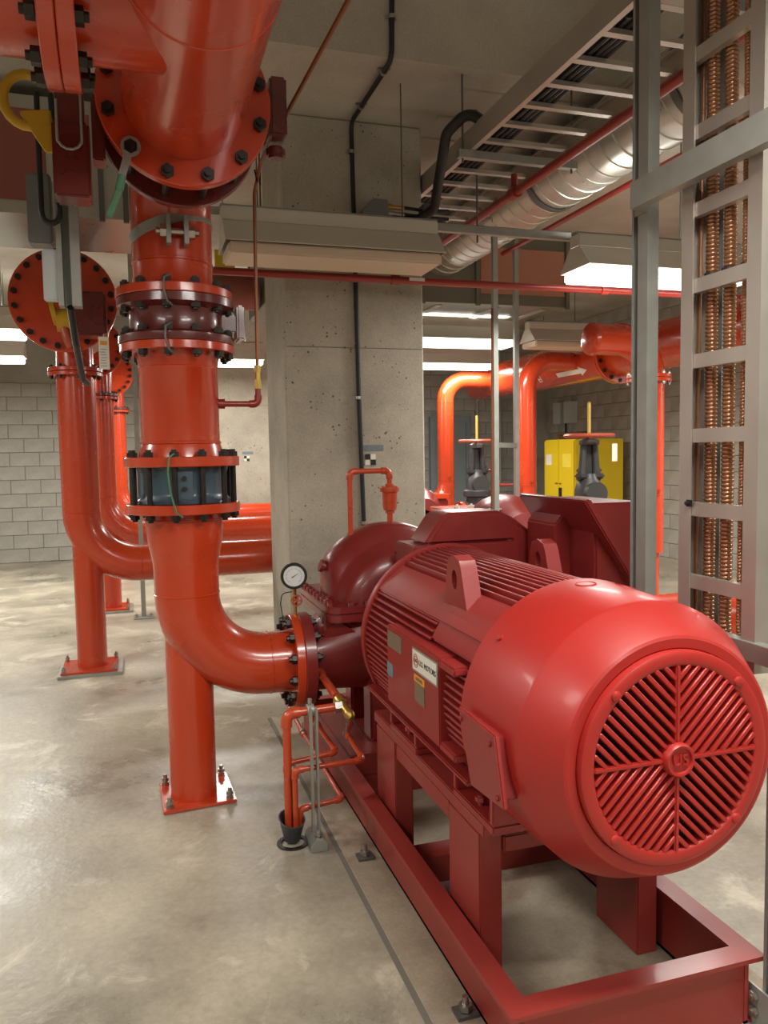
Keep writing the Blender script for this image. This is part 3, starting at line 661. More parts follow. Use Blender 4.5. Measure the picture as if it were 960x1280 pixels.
# feet and the box over the drive end
for s in (-1, 1):
    for y0_, y1_ in ((1.83,2.10),(2.42,2.70)):
        xi, xo = MX+s*.16, MX+s*.292
        b = B(); b.box(*sorted((xi, xo)), y0_, y1_, .5, .525); ft = obj('foot', b, M['motor_red'], motor, bevel=.004)
        for yy in (y0_+.0, y1_-.022):
            b = B(); b.prism([(xo,yy,.525),(xi,yy,.525),(xi,yy,.62),(MX+s*.27,yy,.66),(xo,yy,.63)], (0,.022,0)); obj('foot_web', b, M['motor_red'], ft, bevel=.003)
        one_bolt(motor, (MX+s*.265,(y0_+y1_)/2,.53), (0,0,1), .012, .008, .016, .012, .004, M['base_red'], 'foot_bolt')
    b = B(); b.box(*sorted((MX+s*.24, MX+s*.335)), 1.9, 2.855, MZ-.19, MZ-.175); obj('lower_rail', b, M['motor_red'], motor, bevel=.004)
# lead hood and terminal box on the right
pol = [(1.062,1.135),(1.142,1.248),(1.175,1.264),(1.385,1.264),(1.45,1.235),(1.615,1.112),(1.615,1.0),(1.43,1.0),(1.43,1.135)]
b = B(); b.prism([(x,2.885,z) for x, z in pol], (0,.2,0)); obj('lead_hood', b, M['pump_red'], motor, bevel=.018, seg=3)
b = B(); b.box(1.02,1.47,2.875,3.1,.98,1.14); obj('hood_base', b, M['pump_red'], motor, bevel=.005)
tb = thing('terminal_box', 'dark red terminal box with a diagonal cover joint right of the motor', 'box', (1.62,2.66,.85))
b = B(); b.prism([(1.475,2.40,1.325),(1.5,2.40,1.331),(1.75,2.40,.96),(1.73,2.40,.945)], (0,.5,0)); obj('joint_flange', b, M['pump_red'], tb, bevel=.005)
b = B(); b.prism([(1.515,2.45,1.312),(1.745,2.45,1.312),(1.745,2.45,.98)], (0,.44,0)); obj('box_cover', b, M['pump_red'], tb, bevel=.008)
b = B(); b.prism([(1.555,2.46,1.24),(1.73,2.46,.955),(1.73,2.46,.83),(1.555,2.46,.83)], (0,.42,0)); obj('box_base', b, M['pump_red'], tb, bevel=.008)
b = B(); b.prism([(1.535,2.63,1.275),(1.49,2.63,1.225),(1.49,2.63,.85),(1.56,2.63,.85),(1.56,2.63,1.275)], (0,.22,0)); obj('box_neck', b, M['pump_red'], tb, bevel=.006)

# ------------------------------------------------------------------ pedestal and skid
skid = thing('pump_skid', 'red steel base frame with open channel sides under pump and motor', 'base frame', (MX,2.85,.004))
zt = .19
for s, nm in ((-1,'side_rail'),(1,'side_rail')):
    xw = MX+s*.322
    b = B(); b.box(*sorted((xw, xw-s*.012)), 1.6, 4.15, .004, zt-.012); b.box(*sorted((MX+s*.363, MX+s*.302)), 1.585, 4.165, zt-.012, zt); b.box(*sorted((MX+s*.363, MX+s*.31)), 1.6, 4.15, .004, .014) if s > 0 else b.box(*sorted((xw, xw+.04)), 1.6, 4.15, .004, .014)
    obj(nm, b, M['base_red'], skid, smooth=None)
for y0_, y1_, sg in ((1.585,1.648,1),(4.1,4.165,-1)):
    b = B(); b.box(MX-.302, MX+.302, y0_, y1_, zt-.012, zt+.0004); b.box(MX-.31, MX+.322, y0_+.018, y0_+.03, .004, zt-.01); obj('end_rail', b, M['base_red'], skid, smooth=None)
for y in (2.55, 3.3, 3.85):
    b = B(); b.box(MX-.309, MX+.309, y-.05, y+.05, .09, .10); b.box(MX-.309, MX+.309, y-.05, y-.04, .006, .09); obj('cross_member', b, M['base_red'], skid, smooth=None)
b = B(); b.box(MX-.3, MX+.3, 3.25, 3.95, .1, .195); obj('pump_table', b, M['base_red'], skid, bevel=.004)
ped = thing('motor_pedestal', 'red welded pedestal of plate beams on four legs under the motor', 'pedestal', (MX,2.4,.1))
for s in (-1, 1):
    b = B(); b.box(*sorted((MX+s*.287, MX+s*.16)), 1.9, 2.92, .46, .5); b.box(*sorted((MX+s*.283, MX+s*.273)), 2.155, 2.66, .40, .46); obj('side_beam', b, M['base_red'], ped, bevel=.004)
    for y0_, y1_ in ((1.93,2.15),(2.665,2.89)):
        b = B(); b.box(*sorted((MX+s*.287, MX+s*.218)), y0_, y1_, .004 if s > 0 or True else 0, .46); obj('leg', b, M['base_red'], ped, bevel=.004)
for y0_ in (1.9, 2.87):
    b = B(); b.box(MX-.158, MX+.158, y0_, y0_+.05, .448, .4985); b.box(MX-.216, MX+.216, y0_+.02, y0_+.045, .4, .4475); obj('end_beam', b, M['base_red'], ped, bevel=.004)
for i, (x, y, z) in enumerate(((.765,2.75,.004),(.79,1.87,.004))):
    t = thing('anchor_bolt', ('small angle clip and anchor bolt on the pad beside the skid, farther one', 'anchor stud with nut on the pad near the bottom edge')[i], 'bolt', (x,y,z), 'skid anchors')
    b = B(); b.cyl((x,y,z), (x,y,z+.05), .009, 10); obj('stud', b, M['bolt_zinc'], t)
    b = B(); b.hexa((x,y,z+.012), (0,0,1), .018, .016); obj('nut', b, M['bolt_zinc'], t)
    b = B(); b.box(x-.03,x+.03,y-.025,y+.025,z,z+.01); obj('washer_plate', b, M['galv_dark'], t)

# ------------------------------------------------------------------ drain piping by the pump
t = thing('drain_pipe', 'thick orange drain pipe looping down to the grey funnel', 'pipe', (.525,2.98,.04))
b = B(); screwed(b, [(.72,2.98,.51),(.525,2.98,.505),(.525,2.98,.05)], .0165, 16); obj('pipe_run', b, M['orange_pipe_small'], t)
t = thing('relief_valve', 'brass relief valve with a lever at the end of the thick drain pipe', 'valve', (.745,2.99,.49))
b = B(); b.lathe([(0,0),(.022,0),(.024,.008),(.024,.03),(.018,.034),(.018,.075),(.02,.078),(.02,.1),(.012,.112),(0,.113)], (.738,3.01,.535), (.35,-1,-.62), 18); obj('valve_body', b, M['brass'], t)
b = B(); b.hexa((.715,2.98,.512), (1,0,0), .026, .03); obj('union_nut', b, M['bolt_zinc'], t)
b = B(); b.cyl((.765,2.93,.49), (.80,2.86,.43), .003, 6); obj('lever', b, M['bolt_dark'], t)
for i, (pts, lab) in enumerate((
    ([(.53,3.04,.06),(.53,3.04,.285),(.735,3.04,.305),(.715,3.3,.335),(.69,3.9,.42)], 'thin orange drain line, upper one behind the strut'),
    ([(.545,2.94,.06),(.545,2.94,.295),(.818,2.94,.30),(.80,3.12,.345),(.86,3.25,.36)], 'thin orange drain line reaching furthest right over the skid'),
    ([(.565,2.96,.06),(.565,2.96,.13),(.735,2.96,.145),(.71,3.6,.2),(.70,4.1,.25)], 'thin orange drain line lowest along the skid side'))):
    b = B(); screwed(b, pts, .0105, 12); o = obj('drain_line', b, M['orange_pipe_small']); tag(o, lab, 'pipe', 'small drain lines')
    p = Vector(pts[3]); b = B(); b.ring(p-Vector((0,.006,0)), (0,1,0), .0112, .018, .012, 14, .001); b.cyl(p+Vector((0,0,.016)), p+Vector((0,0,.05)), .003, 6); obj('pipe_ring', b, M['bolt_zinc'], o)
t = thing('strut_stand', 'thin galvanised strut stand holding the drain lines', 'strut', (.62,2.915,0))
for x in (.607, .629):
    b = B(); b.box(x-.004,x+.004,2.905,2.93,.03,.535); obj('upright', b, M['galv'], t)
b = B(); b.ring((.605,2.98,.508), (1,0,0), .0168, .026, .026, 16, .001); b.cyl((.618,2.98,.535), (.618,2.98,.555), .008, 8); obj('pipe_ring', b, M['galv'], t)
b = B(); b.prism([(.585,2.85,0),(.65,2.85,0),(.65,2.85,.03),(.632,2.85,.05),(.605,2.85,.05),(.585,2.85,.03)], (0,.13,0)); obj('foot_bracket', b, M['galv'], t, bevel=.003)
one_bolt(t, (.618,2.87,.056), (0,0,1), .006, .006, .014, .012, .004, M['bolt_zinc'], 'foot_bolt')
t = thing('drain_funnel', 'dark grey oblong funnel over the floor drain', 'funnel', (.533,2.965,0))
def ovals(z, a, bb, n=20): return [(.533+a*math.cos(2*PI*k/n), 2.965+bb*math.sin(2*PI*k/n), z) for k in range(n)]
b = B(); R_ = [ovals(.01,.03,.03),ovals(.03,.035,.045),ovals(.09,.047,.085),ovals(.097,.051,.09),ovals(.097,.046,.084),ovals(.035,.032,.04)]
vv = [[b.bm.verts.new(p) for p in r] for r in R_]
for A_, B_ in zip(vv, vv[1:]):
    for k in range(20): b.bm.faces.new([A_[k],A_[(k+1)%20],B_[(k+1)%20],B_[k]])
b.bm.faces.new(vv[-1]); b.bm.faces.new(vv[0][::-1]); obj('funnel_cup', b, M['bucket_grey'], t)
b = B(); b.ring((.533,2.955,0), (0,0,1), .045, .062, .006, 24, .001); obj('drain_ring', b, M['bolt_dark'], t)

# ------------------------------------------------------------------ second, third, fourth pump lines on the left
def left_line(x, y, r, zone, last, hlab):
    t = thing('far_riser', zone, 'pipe', (x,y,0))
    b = B(); b.tube(fillet([(x,y,2.08),(x,y,.744),(2.2,y,.744)], .38, 12), r, 28, caps=False)
    for c, ax in (((x,y,1.12),(0,0,1)), ((x+.385,y,.744),(1,0,0))): b.lathe([(r-.001,0),(r+.003,.002),(r+.003,.006),(r-.001,.008)], c, ax, 28)
    obj('pipe_run', b, M['orange_paint'], t, smooth=50)
    b = B(); b.cyl((x+.03,y,.02), (x+.03,y,.95), r*.8, 28); obj('support_post', b, M['orange_paint'], t)
    b = B(); b.box(x-.17,x+.2,y-.19,y+.19,.02,.034); obj('base_plate', b, M['orange_paint'], t, bevel=.002)
    b = B(); b.box(x-.19,x+.235,y-.215,y+.21,0,.02); obj('grout_plate', b, M['galv'], t, bevel=.002)
    for sx in (-.15,.185):
        for sy in (-.17,.17): one_bolt(t, (x+sx,y+sy,.045), (0,0,1), .006, .008, .016, .014, .014, M['bolt_zinc'], 'anchor_bolt')
    b = B(); b.ring((x,y,2.066), (0,0,1), r-.02, .178, .026); obj('flange', b, M['orange_paint'], t)
    # header stub above with its own flange, blind flange toward the camera
    h = thing('far_header', hlab, 'pipe', (x,y,2.095))
    b = B(); b.ring((x,y,2.096), (0,0,1), r-.02, .178, .026); obj('flange', b, M['valve_red'] if last else M['orange_paint'], h)
    bolts(h, (x,y,2.094), (0,0,1), .155, 8, 10, .056, .009, .016, .016, .006)
    b = B(); b.cyl((x,y,2.12), (x,y,2.45), r*.95, 24); obj('neck', b, M['orange_paint'], h)
    rr = .26 if not last else .2
    b = B(); b.cyl((x-.03,y-.3,2.52), (x-.03,y+.6,2.52), rr, 36); obj('run', b, M['orange_paint'], h)
    b = B(); b.lathe([(0,0),(rr+.065,0),(rr+.07,.005),(rr+.07,.035),(rr+.065,.04),(0,.04)], (x-.03,y-.36,2.52), (0,1,0), 56); obj('blind_flange', b, M['orange_paint'], h)
    bolts(h, (x-.03,y-.32,2.52), (0,1,0), rr+.035, 20, 9, .09, .01, .02, .018, .006)
left_line(-.36, 5.95, .127, 'orange riser on its own floor post at left, nearest of the far three', False, 'large round blind flange closing the header behind the hanging strut')
left_line(-.29, 8.25, .127, 'orange riser at left, second of the far three', True, 'second blind-flanged header, half hidden behind the large blind flange')
left_line(-.2, 10.55, .127, 'orange riser at left, hindmost of the far three', True, 'hindmost blind-flanged header over the thinnest-looking left riser')
# red actuator of the neighbouring line, with cap, tag and cable
t = thing('valve_actuator', 'dark red valve actuator box with a yellow cap in front of the round blind flange', 'actuator', (-.22,5.4,2.2))
b = B(); b.box(-.31,-.125,5.3,5.5,2.26,2.53); obj('housing', b, M['valve_red'], t, bevel=.015)
b = B(); b.box(-.2,-.14,5.29,5.3,2.33,2.46); obj('cover_plate', b, M['valve_red'], t, bevel=.003)
b = B(); b.cyl((-.31,5.4,2.36), (-.42,5.4,2.36), .07, 20); b.ring((-.45,5.4,2.40), (1,0,.2), .02, .075, .03, 20); obj('yellow_cap', b, M['yellow_cover'], t)
b = B(); b.tube(fillet([(-.4,5.4,2.4),(-.36,5.36,2.25),(-.34,5.38,2.2)], .05, 4), .03, 12); obj('conduit_entry', b, M['wheel_red'], t)
t = thing('instruction_tag', 'white card tag with an orange heading hanging below the actuator', 'tag', (-.15,5.3,2.03))
b = B(); b.box(-.178,-.117,5.29,5.293,2.05,2.25); cd_ = obj('card', b, M['tag_white'], t, smooth=None)
b = B(); b.cyl((-.147,5.2915,2.24), (-.147,5.34,2.30), .003, 6); obj('tie_string', b, M['tag_white'], t)
b = B(); b.box(-.168,-.127,5.288,5.2902,2.2,2.225); obj('heading', b, M['label_orange'], cd_, smooth=None)
b = B()
for k in range(7): b.box(-.168,-.13-.004*(k % 3),5.288,5.2902,2.07+.017*k,2.073+.017*k)
obj('print_lines', b, M['label_blue'], cd_, smooth=None)
# gear operator near the branch header
t = thing('gear_operator', 'yellow ring handle and red gear box hanging under the branch header', 'valve operator', (-.15,2.9,2.36))
b = B(); b.box(-.213,-.097,2.86,2.98,2.36,2.60); obj('gear_box', b, M['valve_red'], t, bevel=.008)
b = B(); b.box(-.2,-.11,2.855,2.9,2.59,2.70); obj('stem_housing', b, M['valve_red'], t, bevel=.006)
b = B(); b.box(-.09,-.05,2.88,2.97,2.49,2.70); obj('side_housing', b, M['valve_red'], t, bevel=.006)
hc = Vector((-.285,2.9,2.665))
pts = [hc+Vector((.072*math.cos(a), 0, .082*math.sin(a))) for a in [math.radians(v) for v in range(60, 310, 18)]]
b = B(); b.tube([(-.19,2.9,2.735)]+pts+[(-.2,2.9,2.585)], .016, 12); obj('ring_handle', b, M['yellow_cover'], t)
b = B(); b.prism([(-.31,2.885,2.625),(-.215,2.885,2.64),(-.2,2.885,2.51),(-.235,2.885,2.505),(-.27,2.885,2.56)], (0,.03,0)); obj('pointer_plate', b, M['yellow_cover'], t, bevel=.004)
b = B(); b.tube(fillet([(-.195,2.853,2.66),(-.195,2.845,2.53),(-.16,2.845,2.44),(-.12,2.845,2.53),(-.12,2.853,2.68)], .04, 5), .0045, 8); obj('bonding_wire', b, M['galv'], t)
# hanging electrical strut with boxes and flexible conduit
t = thing('hanging_strut', 'grey strut with boxes and looped flexible cable hanging at upper left', 'strut', (-.21,3.4,2.1))
b = B(); b.box(-.255,-.235,3.4,3.48,2.1,4.6); b.box(-.205,-.17,3.4,3.48,2.1,4.6); b.box(-.255,-.17,3.47,3.48,2.1,4.6); obj('upright', b, M['galv'], t, smooth=None)
b = B(); b.box(-.31,-.25,3.42,3.46,2.12,2.32); obj('cover_plate', b, M['panel_light'], t, bevel=.006)
b = B(); b.box(-.36,-.27,3.46,3.56,2.35,2.62); obj('junction_box', b, M['box_grey'], t, bevel=.006)
b = B(); b.tube(fillet([(-.3,3.4,2.9),(-.3,3.38,2.45),(-.265,3.38,2.25),(-.235,3.38,2.45),(-.25,3.4,2.9)], .03, 5), .011, 10); obj('cable_loop', b, M['cable_black'], t)
b = B(); b.tube(fillet([(-.215,3.44,2.1),(-.21,3.6,1.98),(-.205,3.9,1.86),(-.19,4.0,1.85)], .08, 5), .014, 10); obj('flexible_cable', b, M['cable_black'], t)
t = thing('pole_strut', 'thin galvanised floor-to-ceiling strut seen just left of the main riser', 'strut', (.04,7.73,0))
b = B(); b.box(.02,.061,7.71,7.75,.01,ZC); obj('upright', b, M['galv'], t)
b = B(); b.box(-.05,.13,7.64,7.82,0,.012); obj('foot_plate', b, M['galv'], t)
for sx in (-.025,.105): one_bolt(t, (sx,7.7,.02), (0,0,1), .006, .006, .014, .012, .01, M['bolt_zinc'], 'anchor_bolt')

# ------------------------------------------------------------------ second pump row beyond the terminal box
def pump_two(y, lab):
    t = thing('far_pump', lab, 'pump', (2.9,y,0))
    b = B(); b.lathe([(.1,-.42),(.22,-.4),(.25,-.3),(.3,-.2),(.34,-.1),(.35,0),(.34,.1),(.3,.2),(.25,.3),(.22,.4),(.1,.42)], (2.9,y,.8), (0,1,0), 28); obj('casing', b, M['pump_red'], t, smooth=55)
    b = B(); b.prism(rrect(2.42,3.38,y-.02,y+.5,.06,.985), (0,0,.05)); obj('split_flange', b, M['orange_bright'], t, bevel=.004)
    b = B(); b.box(2.45,3.35,y,y+.48,.75,.985); obj('upper_web', b, M['pump_red'], t, bevel=.02)
    for k in range(7): one_bolt(t, (2.5+.13*k,y+.04+.01*(k % 2),1.03), (0,0,1), .02, .01, .024, .025, .012, M['tag_white'])
    b = B(); b.box(2.6,3.2,y-.3,y+.4,0,.55); obj('plinth', b, M['base_red'], t, bevel=.01)
    b = B(); b.cyl((2.2,y,.744), (2.62,y,.744), .13, 24); b.ring((2.2,y,.744), (1,0,0), .1, .2, .05); b.cyl((3.2,y,.744), (3.52,y,.744), .13, 24); b.ring((3.47,y,.744), (1,0,0), .1, .2, .05); obj('nozzle', b, M['orange_bright'], t)
pump_two(5.95, 'neighbouring pump with a bolted orange top flange beyond the lead hood')
pump_two(8.27, 'third pump hidden behind the near column')
def gate_valve(y, lab):
    t = thing('gate_valve', lab, 'valve', (3.7,y,.55), 'rising stem gate valves')
    b = B(); b.cyl((3.52,y,.744), (3.9,y,.744), .13, 24); b.ring((3.525,y,.744), (1,0,0), .1, .2, .04); b.ring((3.86,y,.744), (1,0,0), .1, .2, .04)
    b.lathe([(.12,.75),(.13,.9),(.12,.99),(.155,1.0),(.16,1.005),(.16,1.06),(.155,1.065)], (3.7,y,0), (0,0,1), 28); obj('body', b, M['iron_black'], t)
    b = B(); b.lathe([(.155,1.065),(.125,1.08),(.12,1.16),(.105,1.22),(.07,1.255),(.06,1.3)], (3.7,y,0), (0,0,1), 28); b.cyl((3.7,y-.02,1.13), (3.7,y-.13,1.13), .1, 28); obj('bonnet', b, M['iron_black'], t)
    b = B(); b.box(3.58,3.83,y-.05,y+.05,1.255,1.30); obj('gland_flange', b, M['iron_black'], t, bevel=.015)
    for s in (-1, 1):
        b = B(); b.tube([(3.7+s*.07,y,1.28),(3.7+s*.062,y,1.42),(3.7+s*.055,y,1.54),(3.7+s*.045,y,1.57)], [.036,.03,.028,.03], 10); obj('yoke_arm', b, M['iron_black'], t)
        one_bolt(t, (3.7+s*.1,y,1.29), (0,0,1), .05, .01, .02, .02, .01, M['iron_black'], 'gland_bolt')
    b = B(); b.box(3.655,3.745,y+.012,y+.03,1.29,1.56); obj('yoke_web', b, M['iron_black'], t)
    b = B(); b.lathe([(0,1.54),(.085,1.545),(.085,1.58),(.04,1.6)], (3.7,y,0), (0,0,1), 20); obj('yoke_head', b, M['iron_black'], t)
    b = B(); b.lathe([(.185,1.612),(.2,1.604),(.212,1.612),(.215,1.622),(.208,1.634),(.195,1.638),(.186,1.63)], (3.7,y,0), (0,0,1), 40, close=True)
    for k in range(5):
        a = 2*PI*k/5+.3; b.cyl((3.7,y,1.618), (3.7+.195*math.cos(a),y+.195*math.sin(a),1.622), .011, 8)
    b.cyl((3.7,y,1.6), (3.7,y,1.64), .03, 14); obj('handwheel', b, M['wheel_red'], t)
    b = B(); b.lathe([(.014+.002*(k % 2), 1.57+.012*k) for k in range(28)]+[(0,1.912)], (3.7,y,0), (0,0,1), 12); obj('stem', b, M['stem_yellow'], t)
    b = B(); b.box(3.86,3.91,y-.1,y-.097,1.40,1.55); obj('tag', b, M['tag_white'], t)
    return t
gate_valve(5.95, 'black gate valve with red handwheel in front of the yellow cabinet')
gate_valve(8.27, 'black gate valve with red handwheel between the column and the thin struts')
def suction_riser(y, x, r, lab, elbow_to):
    t = thing('suction_riser', lab, 'pipe', (x,y,0))
    if elbow_to > x: top = [(x,y,.6),(x,y,2.53),(elbow_to,y,2.53)]
    else: top = [(x,y,.6),(x,y,2.43),(elbow_to,y,2.43)]
    b = B(); b.tube(fillet(top, .3, 10), r, 28, caps=elbow_to < x)
    for z in (1.1, 2.2): b.lathe([(r-.001,0),(r+.003,.002),(r+.003,.006),(r-.001,.008)], (x,y,z), (0,0,1), 28)
    obj('pipe_run', b, M['orange_bright'], t, smooth=50)
    b = B(); b.tube(fillet([(x,y,1.15),(x,y,.744),(3.9,y,.744)], .33, 10), r, 28); obj('bottom_elbow', b, M['orange_bright'], t, smooth=50)
    b = B(); b.cyl((x,y,.014), (x,y,.7), r*.75, 24); obj('support_post', b, M['orange_bright'], t)
    b = B(); b.box(x-.2,x+.2,y-.2,y+.2,0,.014); obj('base_plate', b, M['orange_bright'], t)
    return t
suction_riser(10.6, 4.26, .115, 'orange suction riser nearest the column, elbowing right at the top', 5.0)
suction_riser(8.27, 4.33, .105, 'darker orange suction riser left of the yellow cabinet', 5.0)
t = suction_riser(5.95, 4.29, .13, 'orange suction riser half hidden by the steel strut, with a flange', 3.72)
for z in (2.075, 2.108):
    b = B(); b.ring((4.29,5.95,z), (0,0,1), .12, .19, .03); obj('flange', b, M['orange_bright'], t)
bolts(t, (4.29,5.95,2.107), (0,0,1), .165, 8, 10, .062, .01, .017, .016, .012, M['bolt_zinc'])
b = B(); b.lathe([(.139,0),(.13,-.03),(.1,-.055),(.05,-.07),(0,-.073)], (3.73,5.95,2.43), (1,0,0), 28); obj('end_cap', b, M['orange_paint'], t, smooth=55)
t = thing('suction_header', 'fat red overhead suction header with a white flow arrow', 'pipe', (5.15,8.5,2.3))
b = B(); b.cyl((5.15,4.6,2.55), (5.15,11.4,2.55), .25, 40); obj('run', b, M['orange_paint'], t)
b = B(); b.ring((5.15,7.62,2.55), (0,1,0), .2, .33, .04, 40); b.ring((5.15,7.67,2.55), (0,1,0), .2, .33, .04, 40); obj('flange', b, M['orange_paint'], t)
bolts(t, (5.15,7.665,2.55), (0,1,0), .295, 16, 5, .09, .012, .022, .02, .01)
a = math.radians(215); d = Vector((math.cos(a),0,math.sin(a))); s = Vector((0,1,0)).cross(d)
o0 = Vector((5.15,8.25,2.55))+d*.2515
b = B(); b.prism([o0+Vector((0,y,0))+s*w_ for y, w_ in ((.42,-.03),(.42,.03),(-.1,.03),(-.1,.06),(-.25,0),(-.1,-.06),(-.1,-.03))], d*.002); obj('flow_arrow', b, M['tag_white'], t, smooth=None)
text('header_letters', 'FI', .13, t, M['tag_white'], Vector((5.15,9.1,2.55))+d*.2525, (0,-1,0), -s, .001)

# ------------------------------------------------------------------ yellow cabinet on the right wall
t = thing('flammables_cabinet', 'yellow safety cabinet against the block wall behind the gate valve', 'cabinet', (6.42,10.48,0))
b = B(); b.box(6.02,6.82,10.05,10.91,.02,1.66); obj('carcass', b, M['yellow_paint'], t, bevel=.008)
for y0_, y1_ in ((10.06,10.475),(10.485,10.9)):
    b = B(); b.box(6.0,6.02,y0_,y1_,.04,1.64); dr = obj('door', b, M['yellow_paint'], t, bevel=.004)
    if y0_ < 10.2:
        b = B(); b.box(5.985,6.001,10.38,10.45,.8,.95); obj('handle', b, M['ink'], dr)
        b = B(); b.box(5.996,6.0,10.12,10.36,1.25,1.45); obj('door_label', b, mat('label_yellow', (232, 210, 70), .5), dr, smooth=None)
    else:
        b = B(); b.box(5.996,6.0,10.68,10.84,1.28,1.44); obj('door_label', b, M['tag_white'], dr, smooth=None)
b = B(); b.box(5.997,6.0,10.4,10.46,1.0,1.02); b.box(5.997,6.0,10.5,10.58,1.0,1.02); obj('red_lettering', b, M['ink_red'], t, smooth=None)
t = thing('coiled_line', 'loose pale coil of hose lying on the yellow cabinet', 'coil', (6.3,10.5,1.66))
b = B(); b.tube([(6.25+.2*math.cos(a*.5),10.5+.28*math.sin(a*.5),1.675+.0035*a) for a in range(0, 26)], .012, 8); obj('hose', b, M['copper_dull'], t)
t = thing('wall_box', 'pale electrical boxes on the block wall beside the second riser', 'electrical box', (6.95,12.0,2.0))
for y in (12.05, 11.7):
    b = B(); b.box(6.86,6.985,y-.12,y+.12,1.95,2.3); obj('box_cover', b, M['panel_light'], t, bevel=.006)
b = B(); b.tube(fillet([(6.95,11.9,1.95),(6.95,11.9,.9),(6.95,11.75,.6),(6.95,11.6,.55)], .1, 5), .015, 8); obj('cable', b, M['cable_black'], t)

# ------------------------------------------------------------------ thin struts beyond the pump
for i, (x, y) in enumerate(((2.71,5.7),(3.245,6.4))):
    t = thing('floor_strut', ('thin grey floor strut beyond the pump, left of the pair', 'thin grey floor strut beyond the pump, right of the pair')[i], 'strut', (x,y,0), 'thin floor struts')
    z0_ = 1.0 if i == 0 else .012
    b = B(); b.chan((x-.02,y+.02,z0_), (0,-1,0), (1,0,0), (0,0,3.45-z0_), .04, .04); obj('channel', b, M['galv'], t, smooth=None)
    b = B(); b.box(x-.05,x+.05,y-.05,y+.05,0,.012) if i else b.box(x-.05,x+.05,y+.0,y+.05,1.04,1.05); obj('foot_plate', b, M['galv'], t)
b = B(); b.cyl((2.67,5.69,1.03), (2.685,5.69,2.6), .011, 8); o = obj('copper_tube', b, M['copper_dull']); tag(o, 'slim brown tube running up beside the left thin strut', 'tube')
u_ = Vector((3.24-2.715, 6.395-5.705, 0)); b = B(); b.obox((2.9775,6.05,1.55), u_*.49, Vector((u_.y,-u_.x,0)).normalized()*.012, (0,0,.02)); o = obj('strut_link', b, M['galv']); tag(o, 'short level strut link between the two thin struts', 'strut')
b = B(); screwed(b, [(3.82,8.2,1.3),(3.95,8.2,1.12),(4.2,8.2,1.12)], .014); o = obj('gauge_branch', b, M['thin_red']); tag(o, 'thin red branch pipe beside the farther gate valve', 'pipe')

# ------------------------------------------------------------------ overhead: strut, sprinkler pipes, conduits
t = thing('trapeze_strut', 'long level galvanised strut carrying the strip lights across the room', 'strut', (1.8,4.62,2.84))
b = B(); b.chan((.25,4.641,2.84), (0,-1,0), (0,0,1), (4.05,0,0), .041, .045); obj('channel', b, M['galv'], t, smooth=None)
for x in (.75, 2.1, 3.6):
    b = B(); b.cyl((x,4.66,2.8), (x,4.66,ZC), .006, 6); obj('hanger_rod', b, M['galv_dark'], t)
b = B(); b.cyl((.36,4.72,2.56), (6.9,4.72,2.56), .0225, 14); o = obj('sprinkler_pipe', b, M['thin_red']); tag(o, 'long red sprinkler pipe crossing level in front of the column', 'pipe')
for x in (1.55, 3.02):
    b = B(); b.cyl((x,4.72,2.56), (x+.05,4.72,2.56), .03, 14); obj('coupling', b, M['thin_red'], o)
b = B(); b.box(1.66,1.76,4.695,4.697,2.555,2.575); obj('pipe_label', b, M['tag_white'], o, smooth=None)
b = B(); b.cyl((1.9,4.95,2.98), (4.6,4.95,2.98), .014, 10); o = obj('level_conduit', b, M['galv']); tag(o, 'slim level steel conduit just above the trapeze strut', 'conduit')
b = B(); b.cyl((2.25,1.8,3.05), (2.25,7.2,3.05), .026, 14); b.cyl((2.25,4.45,3.05), (2.25,4.45,3.16), .02, 10); b.cyl((2.25,4.41,3.05), (2.25,4.49,3.05), .036, 14); o = obj('sprinkler_main', b, M['thin_red']); tag(o, 'red sprinkler pipe slanting under the silver spiral duct', 'pipe')
b = B(); b.cyl((3.22,3.6,3.26), (3.22,6.6,3.26), .02, 12); o = obj('sprinkler_branch', b, M['thin_red']); tag(o, 'far thin red sprinkler pipe near the ceiling behind the strut', 'pipe')
# spiral duct
t = thing('spiral_duct', 'silver round spiral duct right of the cable tray', 'duct', (2.80,4.8,3.2))
b = B(); prof = []
y = 1.8
while y < 7.0:
    prof += [(.22,y),(.22,y+.125),(.226,y+.13),(.226,y+.14)]; y += .145
b.lathe(prof, (2.80,0,3.35), (0,1,0), 40); obj('duct_skin', b, M['duct_metal'], t)
for y in (3.4, 4.9):
    b = B(); b.ring((2.80,y,3.35), (0,1,0), .226, .232, .05, 40, .001); obj('duct_strap', b, M['galv_dark'], t)
# cable tray
tr = thing('cable_tray', 'aluminium ladder cable tray under the ceiling beside the column', 'cable tray', (2.15,4.5,3.19))
for x0_, x1_, s in ((1.87,1.9,1),(2.41,2.44,-1)):
    b = B(); xo_ = x0_ if s > 0 else x1_
    P = [(0,0),(.03,0),(.03,.006),(.006,.006),(.006,.114),(.03,.114),(.03,.12),(0,.12)]
    b.prism([(xo_+s*a,1.2,3.19+c) for a, c in P], (0,4.75,0)); obj('side_rail', b, M['aluminium'], tr, smooth=None)
b = B(); b.box(1.896,2.42,0,.036,3.2,3.222); 
rung = obj('rung', b, M['aluminium'], tr, smooth=None); rung.location.y += 1.3
for k in range(1, 20): shared('rung', rung.data, tr, Vector((0,1.3+.235*k,0))+ORG[tr.name])
for k in range(5):
    b = B(); x = 1.93+.035*k; b.tube([(x,1.2,3.235),(x+.01*math.sin(k),3.0,3.237),(x+.006,5.9,3.235)], .014, 8); obj('cable', b, M['cable_black'], tr)
